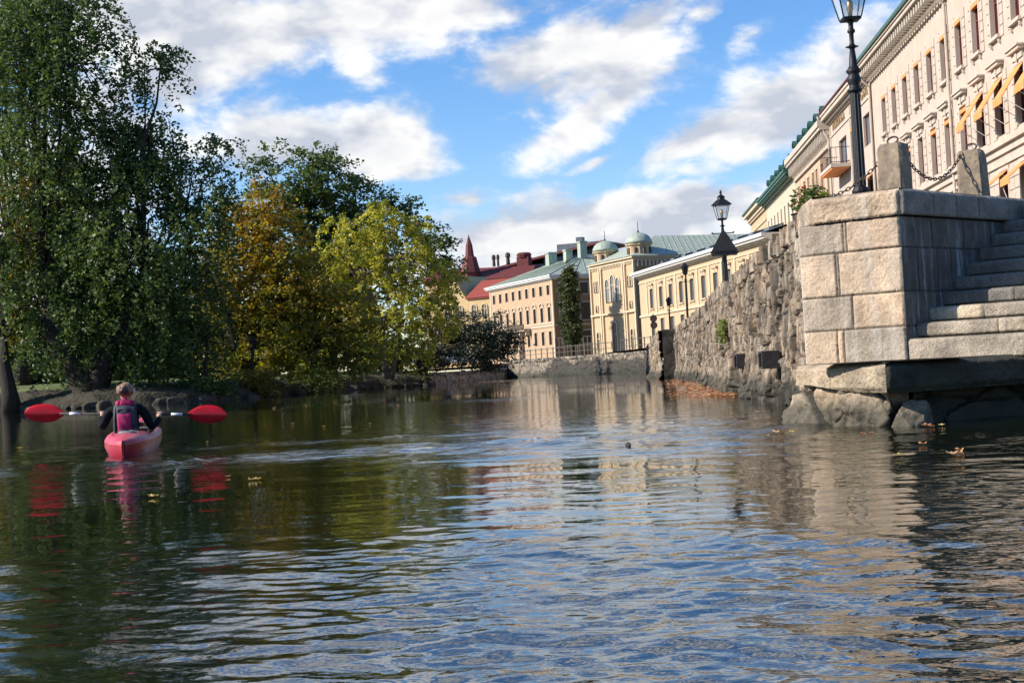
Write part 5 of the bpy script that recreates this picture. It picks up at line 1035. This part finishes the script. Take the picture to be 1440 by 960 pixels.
# parked cars glimpsed under the tree at the end of the bank
def car(x, y, rz, colr, label):
    t = thing('parked_car', (x, y, 1.5), rz, label, 'car', 'parked cars glimpsed under the trees'); w = .85
    prof = [(-2.1, .35), (-2.1, .75), (-1.9, .92), (-1.35, 1.0), (-.8, 1.42), (.7, 1.45), (1.25, 1.02), (1.95, .88), (2.15, .6), (2.12, .35)]
    b = MB(); b.prism(prof, -w, w); b.build('body', mat('car_paint', colr, None, 3, .3), t)
    for sy in (-w - .01, w + .002): b = MB(); b.prism([(-1.2, 1.0), (-.75, 1.34), (.62, 1.37), (1.05, 1.0)], sy, sy + .008); b.build('side_window', M['glass'], t)
    for x_ in (-1.35, 1.35):
        for sy in (-w - .02, w - .18): b = MB(); n = 14; b.prism([(x_ + .32 * math.cos(k * 6.283 / n), .32 + .32 * math.sin(k * 6.283 / n)) for k in range(n)], sy, sy + .2); b.build('wheel', M['darkiron'], t)
car(-9.6, 132, .2, (.7, .72, .75), 'white parked car glimpsed under the yellow tree, the left one'); car(-5.3, 140, -.1, (.45, .5, .58), 'pale blue parked car glimpsed under the yellow tree, the right one')
# bank rocks
rg = random.Random(8)
for i in range(70):
    k = rg.uniform(3.0, 11); j = int(k); f = k - j; x = SHORE[j][0] * (1 - f) + SHORE[j + 1][0] * f; y = SHORE[j][1] * (1 - f) + SHORE[j + 1][1] * f
    s = rg.uniform(.14, .38); o = boulder('bank_rock', (x + rg.uniform(-.2, .3), y - rg.uniform(-.1, .3), s * .25), (s * 1.3, s, s * .7), 100 + i, M['rock'], 'dark wet stone at the edge of the left bank', 'stones at the edge of the left bank', 'stone', sub=3, rz=rg.uniform(0, 3))
# lantern hanging in the park under the trees, and a person on the far bank
# ================================================================ KAYAK AND PADDLER
KR = rad(11)
kay = thing('kayak', (-4.51, 16.3, -.01), KR, 'red and pink plastic kayak seen from its stern', 'kayak')
def loft(name, secs, mtl, par, smooth=True):
    V = []; n = len(secs[0][1])
    for y, pr in secs: V += [(x, y, z) for x, z in pr]
    F = []
    for i in range(len(secs) - 1):
        for k in range(n - 1): F.append((i * n + k, i * n + k + 1, (i + 1) * n + k + 1, (i + 1) * n + k))
    b = MB(); b.add(V, F); return b.build(name, mtl, par, smooth=smooth)
M['hull'] = mat('red_kayak_plastic', (.46, .014, .028), (.30, .010, .02), 4, .32, .002, 30, spec=.5)
M['hullpink'] = mat('worn_pink_kayak_deck', (.58, .10, .13), (.45, .035, .06), 6, .38, .002, 30)
M['paddle'] = mat('red_paddle_blade', (.58, .006, .014), (.45, .005, .012), 8, .35)
kay.scale = (.94, 1, 1)
ys = [0, .08, .2, .4, .7, 1.1, 1.6, 2.1, 2.6, 3.1, 3.6, 4.0, 4.25]
hw = [.02, .095, .17, .235, .285, .32, .35, .345, .32, .26, .17, .08, .015]
dk = [.195, .20, .21, .22, .225, .23, .24, .255, .275, .28, .30, .33, .35]
kl = [.02, -.04, -.08, -.10, -.11, -.11, -.11, -.11, -.11, -.10, -.08, .0, .16]
def hp(w, top, keel): return [(-w, top - .05), (-w * 1.0, top * .5), (-w * .8, .02 + keel * .3), (-w * .45, keel * .85), (0, keel), (w * .45, keel * .85), (w * .8, .02 + keel * .3), (w, top * .5), (w, top - .05)]
loft('hull', [(y, hp(w, t_, k_)) for y, w, t_, k_ in zip(ys, hw, dk, kl)], M['hull'], kay)
def dp(w, top, cr): return [(-w, top - .05), (-w * .93, top - .015), (-w * .55, top + cr * .7), (-w * .12, top + cr), (0, top + cr * 1.05), (w * .12, top + cr), (w * .55, top + cr * .7), (w * .93, top - .015), (w, top - .05)]
loft('rear_deck', [(y, dp(w, t_, .05 * min(1, y * 2 + .1))) for y, w, t_ in zip(ys[:6], hw, dk)], M['hullpink'], kay)
loft('fore_deck', [(y, dp(w, t_, .07)) for y, w, t_ in zip(ys[8:], hw[8:], dk[8:])], M['hullpink'], kay)
loft('side_deck', [(y, [(-w, t_ - .05), (-w * .93, t_ - .015), (-w * .75, t_)]) for y, w, t_ in zip(ys[5:9], hw[5:9], dk[5:9])], M['hullpink'], kay)
loft('side_deck', [(y, [(w * .75, t_), (w * .93, t_ - .015), (w, t_ - .05)]) for y, w, t_ in zip(ys[5:9], hw[5:9], dk[5:9])], M['hullpink'], kay)
b = MB(); pts = [(.19 * math.cos(a), 1.75 + .66 * math.sin(a), .275) for a in np.linspace(0, 2 * math.pi, 33)]; b.tube(pts, .016, 8, cap=False); b.build('cockpit_rim', M['darkiron'], kay, smooth=True)
b = MB(); b.tube([(-.15, .75, .27), (.0, .95, .29), (.15, .75, .27)], .008, 5); b.tube([(-.17, .55, .25), (.15, .95, .28)], .006, 5); b.tube([(.17, .55, .25), (-.15, .95, .28)], .006, 5); b.build('deck_line', M['darkiron'], kay)
b = MB(); b.box(-.008, .008, -.018, .05, -.02, .19); b.build('stern_post', M['hull'], kay)
b = MB(); b.lathe([(.11, .262), (.115, .272), (.09, .290), (.02, .293)], .0, .62, n=20); b.build('hatch_cover', mat('grey_rubber', (.28, .26, .26), (.15, .14, .14), 20, .6), kay)

def skin(name, joints, edges, mtl, par=None, sub=2, root=0, flat=None):
    me = bpy.data.meshes.new(name); me.from_pydata([j[:3] for j in joints], edges, []); o = bpy.data.objects.new(name, me); COL.objects.link(o)
    md = o.modifiers.new('skin', 'SKIN'); md.use_smooth_shade = True; md.branch_smoothing = .6
    for i, j in enumerate(joints):
        sv = me.skin_vertices[0].data[i]; r = j[3]; sv.radius = r if isinstance(r, tuple) else (r, r); sv.use_root = (i == root)
    s2 = o.modifiers.new('sub', 'SUBSURF'); s2.levels = s2.render_levels = sub
    me.materials.append(mtl)
    if par: o.parent = par
    return o
def bake(o):
    dg = bpy.context.evaluated_depsgraph_get(); dg.update(); me = bpy.data.meshes.new_from_object(o.evaluated_get(dg)); 
    for m_ in list(o.modifiers): o.modifiers.remove(m_)
    o.data = me
    for p in me.polygons: p.use_smooth = True
    return o
M['skin'] = mat('skin', (.50, .30, .22), (.44, .25, .18), 10, .5)
M['jacket'] = mat('black_jacket', (.011, .011, .015), (.005, .006, .008), 8, .85, .012, 16, spec=.15)
M['vest'] = mat('dark_vest', (.05, .055, .075), (.03, .033, .045), 8, .7, .004, 20)
M['magenta'] = mat('magenta_cloth', (.42, .015, .11), (.32, .012, .08), 8, .75, .004, 18)
M['hair'] = mat('brown_blond_hair', (.36, .22, .12), (.15, .08, .04), 25, .45, .006, 60, sv=(1, 1, .25))
per = thing('person', (-4.85, 17.75, -.015), KR * .5, 'person paddling a kayak in black jacket and vest with magenta back and hood', 'person')
# seated: hips on the kayak floor, legs forward under the deck, arms bent holding the paddle level in front
HL, HR = (-.33, .16, .49), (.38, .16, .445)
J = [(0, 0, .10, (.155, .12)), (0, -.01, .26, (.15, .10)), (0, -.02, .42, (.165, .11)), (0, -.01, .535, (.13, .09)), (0, .0, .60, .055), (0, .01, .66, .055),
     (0, .015, .71, (.082, .088)), (0, .02, .775, (.088, .10)), (0, .01, .825, (.06, .07)),
     (-.15, -.01, .545, .065), (-.215, -.02, .50, .058), (-.30, -.04, .33, .046), (-.33, .09, .43, .034), HL + (.03,),
     (.15, -.01, .545, .065), (.215, -.02, .50, .058), (.31, -.04, .30, .046), (.37, .09, .39, .034), HR + (.03,),
     (-.10, .12, .08, .085), (-.14, .52, .16, .062), (-.12, .92, .06, .045), (-.12, 1.02, .08, .04),
     (.10, .12, .08, .085), (.14, .52, .16, .062), (.12, .92, .06, .045), (.12, 1.02, .08, .04)]
E = [(0, 1), (1, 2), (2, 3), (3, 4), (4, 5), (5, 6), (6, 7), (7, 8), (3, 9), (9, 10), (10, 11), (11, 12), (12, 13), (3, 14), (14, 15), (15, 16), (16, 17), (17, 18), (0, 19), (19, 20), (20, 21), (21, 22), (0, 23), (23, 24), (24, 25), (25, 26)]
def hand(side, h):
    base = len(J); x, y, z = h; s = side
    root = 13 if s < 0 else 18
    J.append((x + .004 * s, y + .045, z + .02, .027)); E.append((root, base)); p = base
    for k, (ln, dx) in enumerate(((.072, -.033), (.082, -.011), (.078, .011), (.062, .033))):
        i = len(J); J.append((x + dx, y + .055, z + .035, .0095)); E.append((p, i))
        J.append((x + dx, y + .085, z + .030, .009)); E.append((i, i + 1)); J.append((x + dx, y + .098, z + .030 - ln * .45, .0085)); E.append((i + 1, i + 2)); J.append((x + dx * .95, y + .082, z + .030 - ln * .75, .0075)); E.append((i + 2, i + 3))
    i = len(J); J.append((x - .038 * s, y + .03, z + .01, .011)); E.append((root, i)); J.append((x - .045 * s, y + .06, z - .012, .0095)); E.append((i, i + 1)); J.append((x - .030 * s, y + .082, z - .020, .008)); E.append((i + 1, i + 2))
hand(-1, HL); hand(1, HR)
body = bake(skin('body', J, E, M['skin'], None, 2)); body.parent = per
# face, looking away from the camera
b = MB(); b.tube([(0, .108, .765), (0, .128, .745), (0, .112, .735)], [.008, .014, .012], 8); 
for sx in (-1, 1): b.lathe([(.002, .772), (.012, .776), (.012, .784), (.002, .788)], sx * .032, .105, n=8)
b.tube([(-.025, .10, .708), (0, .108, .706), (.025, .10, .708)], .005, 6)
for sx in (-1, 1): b.tube([(sx * .088, .02, .79), (sx * .098, .01, .775), (sx * .094, .015, .745)], [.012, .016, .009], 8)
b.build('face', M['skin'], per, smooth=True)
JJ = [(0, -.01, .12, (.175, .135)), (0, -.02, .26, (.17, .115)), (0, -.03, .42, (.188, .122)), (0, -.015, .545, (.14, .10)), (0, -.005, .60, .078),
      (-.155, -.015, .55, .072), (-.22, -.02, .50, .068), (-.295, -.045, .325, .054), (-.33, .07, .415, .040), (-.333, .13, .465, .036),
      (.155, -.015, .55, .072), (.22, -.02, .50, .068), (.31, -.045, .295, .054), (.37, .07, .375, .040), (.38, .13, .42, .036)]
JE = [(0, 1), (1, 2), (2, 3), (3, 4), (3, 5), (5, 6), (6, 7), (7, 8), (8, 9), (3, 10), (10, 11), (11, 12), (12, 13), (13, 14)]
jk = bake(skin('jacket', JJ, JE, M['jacket'], None, 3)); jk.parent = per
def wrap_panel(name, x0, x1, z0, z1, yb, th, mtl, bend=.05, taper=0.0, n=14, mz=14):
    V = []; F = []
    for side in (0, 1):
        for j in range(mz + 1):
            tz = j / mz; z = z0 + (z1 - z0) * tz; sc = 1 - taper * tz
            for i in range(n + 1):
                tx = i / n; x = (x0 + (x1 - x0) * tx) * sc; ed = min(1, min(tx, 1 - tx, tz, 1 - tz) * 9) ** .5
                V.append((x, yb + bend * (x / max(abs(x0), abs(x1))) ** 2 - (.0 if side else th * ed) + .02 * math.sin(tz * 3.1) * -1 + .003 * math.sin(x * 60 + z * 40), z))
    w = n + 1; hN = (mz + 1) * w
    for j in range(mz):
        for i in range(n): a = j * w + i; F += [(a, a + 1, a + 1 + w, a + w), (hN + a, hN + a + w, hN + a + 1 + w, hN + a + 1)]
    b = MB(); b.add(V, F); return b.build(name, mtl, per, smooth=True)
wrap_panel('vest', -.155, .155, .20, .60, -.135, .045, M['vest'], .06, .10)
wrap_panel('vest_back_panel', -.082, .082, .225, .505, -.182, .014, M['magenta'], .01, -.06)
for sx in (-1, 1): b = MB(); b.tube([(sx * .115, -.17, .24), (sx * .115, -.175, .42), (sx * .105, -.15, .56), (sx * .10, -.06, .625), (sx * .10, .06, .60)], .013, 6); b.build('strap', M['vest'], per, smooth=True)
# hood lying on the shoulders
hd = bake(skin('hood', [(-.095, -.03, .615, .04), (-.06, -.125, .62, .055), (0, -.15, .62, (.066, .062)), (.06, -.125, .62, .055), (.095, -.03, .615, .04), (0, -.12, .675, .045)], [(0, 1), (1, 2), (2, 3), (3, 4), (2, 5)], M['magenta'], None, 2, root=2)); hd.parent = per
b = MB(); b.box(-.07, .07, -.188, -.165, .512, .545); b.build('vest_label', M['jacket'], per)
def blob(name, c, r, mtl, par, seed, amp=.12, cut=None):
    import bmesh
    bm = bmesh.new(); bmesh.ops.create_icosphere(bm, subdivisions=4, radius=1); V = np.array([v.co[:] for v in bm.verts]); fs = [[v.index for v in f.verts] for f in bm.faces]; bm.free()
    V = V * (1 + (nfbm(V[:, 0] * 5 + V[:, 1] * 3, V[:, 2] * 2 + seed, seed, 4) - .5) * amp * 2)[:, None] * np.array(r) + np.array(c)
    return link(name, npmesh(name, V, np.array(fs), mtl), par)
hr = blob('hair', (0, -.012, .785), (.104, .112, .092), M['hair'], per, 4, .16)
blob('hair_bun', (.0, -.135, .775), (.058, .05, .05), mat('dark_hair', (.07, .032, .018), (.03, .014, .008), 30, .5), per, 6, .2)
b = MB(); rg = random.Random(2)
for i in range(26): a = rg.uniform(0, math.pi * 2); s = rg.uniform(.03, .06); p0 = Vector((.09 * math.cos(a), -.02 + .09 * math.sin(a), .80 + rg.uniform(-.06, .05))); b.tube([p0, p0 * 1.0 + Vector((.03 * math.cos(a), .02 * math.sin(a), s * .5)), p0 + Vector((.05 * math.cos(a) + rg.uniform(-.02, .02), .03 * math.sin(a), rg.uniform(-.01, .03)))], [.002, .0015, .0008], 4)
b.build('loose_strands', M['hair'], per)
b = MB(); b.lathe([(.012, .74), (.022, .75), (.022, .79), (.010, .80)], .098, -.01, n=10); b.build('hair_clip', M['white'], per)
# paddle held level in front of the chest
def rot_pt(p, o=(-4.85, 17.75, -.015), a=KR * .5): c, s = math.cos(a), math.sin(a); return Vector((o[0] + p[0] * c - p[1] * s, o[1] + p[0] * s + p[1] * c, o[2] + p[2]))
pa, pb = rot_pt((HL[0], HL[1] + .075, HL[2] + .008)), rot_pt((HR[0], HR[1] + .075, HR[2] + .008)); ax = (pb - pa).normalized(); mid = (pa + pb) / 2 - ax * .07
pd = thing('paddle', tuple(mid), math.atan2(ax.y, ax.x), 'double bladed paddle with bright red blades held level by the kayaker', 'paddle'); pd.rotation_euler = (0, -math.asin(ax.z), math.atan2(ax.y, ax.x))
b = MB(); b.tube([(-.82, 0, 0), (.82, 0, 0)], .014, 10); b.build('shaft', M['darkiron'], pd, smooth=True)
for sx in (-1, 1): b = MB(); b.tube([(sx * .56, 0, 0), (sx * .70, 0, 0)], .019, 12); b.build('shaft_sleeve', mat('silver_sleeve', (.72, .74, .76), (.6, .62, .64), 5, .35, metal=.3), pd, smooth=True)
for sx in (-1, 1):
    V = []; n = 16; m_ = 8; top = [.018, .040, .062, .082, .097, .107, .113, .117, .119, .119, .117, .113, .106, .096, .081, .058, .018]
    for side in (-1, 1):
        for i in range(n + 1):
            x = .76 + .49 * i / n
            for j in range(m_ + 1):
                q = -1 + 2 * j / m_; z = q * top[i] * (1.0 if q > 0 else .95); V.append((sx * x, .03 * (q * q) * (top[i] / .117) + side * (.004 + .010 * max(0, 1 - abs(q) * 3.5) * (1 - i / n)), z))
    F = []; w = m_ + 1; off = (n + 1) * w
    for i in range(n):
        for j in range(m_): a = i * w + j; F += [(a, a + 1, a + 1 + w, a + w), (off + a, off + a + w, off + a + 1 + w, off + a + 1)]
    for i in range(n): a = i * w; c = a + m_; F += [(a, a + w, off + a + w, off + a), (c, off + c, off + c + w, c + w)]
    b = MB(); b.add(V, F); b.build('blade', M['paddle'], pd, smooth=True)

# ================================================================ FLOATING LEAVES
M['fallen'] = leaf_mat('fallen_orange_leaves', [(.50, .20, .09), (.58, .30, .14), (.42, .15, .07), (.60, .40, .2)], .2)
M['fallenpale'] = leaf_mat('fallen_pale_leaves', [(.62, .42, .12), (.55, .45, .2)], .2)
def leaf_shape(s, seed, curl=.3):
    rg = random.Random(seed); pts = []; n = 15
    for i in range(n): a = 6.283 * i / n; r = s * (.5 + .5 * abs(math.cos(a * 2.5)) ** .6 * (1 if i % 3 else .8)) * rg.uniform(.8, 1.1); pts.append((r * math.cos(a), r * .8 * math.sin(a), .008 + curl * s * rg.uniform(0, 1) * (r / s) ** 2))
    b = MB(); b.add([(0, 0, .006)] + pts, [(0, 1 + i, 1 + (i + 1) % n) for i in range(n)]); return b
lms = []
for k in range(5):
    for c_ in ('fallen', 'fallenpale'):
        me = leaf_shape(.055, k, .55).mesh('fallen_leaf', M[c_]); at = me.attributes.new('tint', 'FLOAT', 'FACE'); at.data.foreach_set('value', [((k * 7) % 5) / 5 + .1] * len(me.polygons)); lms.append(me)
FL = [(-7.23,20.68,1.10,1), (-2.55,9.91,1.30,1), (-2.08,11.11,1.10,1), (-2.05,11.16,0.90,1), (-2.39,11.70,0.70,1), (3.09,16.10,1.60,0), (2.63,13.75,1.20,1), (2.51,13.74,1.50,0), (3.90,13.58,1.50,0), (3.90,13.41,1.00,0), (3.13,11.02,1.00,0), (2.66,9.99,1.20,1), (2.99,9.78,1.60,0), (3.16,10.21,1.00,0), (4.04,13.55,1.00,1), (-3.14,23.18,0.80,1), (-4.19,19.27,0.70,1), (-4.03,25.68,0.98,0), (2.35,17.45,1.00,0), (2.47,17.76,0.90,1), (3.09,12.76,0.90,0), (3.20,12.91,0.80,0), (3.27,19.30,0.90,0), (1.48,19.31,0.80,0), (-2.40,23.35,0.70,1), (-2.98,36.16,1.12,0), (-6.03,47.42,1.12,0), (-7.27,42.83,1.12,1), (-6.60,44.83,1.12,0)
]
for i, (x, y, s, c_) in enumerate(FL):
    o = link('fallen_leaf', lms[(i * 2 + c_) % len(lms)], None, (x, y, .006), i * 2.1); o.scale = (s * .78,) * 3
    tag(o, 'single fallen autumn leaf floating on the dark water', 'leaf', 'fallen leaves scattered on the water')
rg = np.random.RandomState(3); n = 560; u = rg.rand(n); yy = 28.5 + 30 * u ** 1.6; xw = np.interp(yy, [20, 27.7, 33, 43, 54, 60], [4.14, 4.5, 4.82, 5.8, 6.8, 7.35])
xx = xw - .08 - np.abs(rg.normal(0, 1, n)) * (.20 + .30 * np.exp(-((yy - 34) / 5) ** 2) + .02 * (yy - 28)); ang = rg.uniform(0, 6.28, n); sz = rg.uniform(.04, .085, n)
Vv = []
for k in range(4): a = ang + k * 1.5708; r_ = sz * (1 if k % 2 else .75); Vv.append(np.stack([xx + r_ * np.cos(a), yy + r_ * np.sin(a), .012 + rg.uniform(0, .035, n)], -1))
V = np.stack(Vv, 1).reshape(-1, 3); F = np.arange(4 * n).reshape(-1, 4)
tag(link('leaf_litter', npmesh('leaf_litter', V, F, M['fallen'], None, {'tint': rg.rand(n)}, False)), 'drift of orange leaves floating along the foot of the sunlit rubble wall', 'leaves', kind='stuff')
tag(boulder('floating_branch', (.0, 0, 0), (.03, .2, .03), 3, M['bark'], None, None, sub=3), 'short dark twig floating on the bright water in mid canal', 'twig').location = (1.01,13.08,.005)
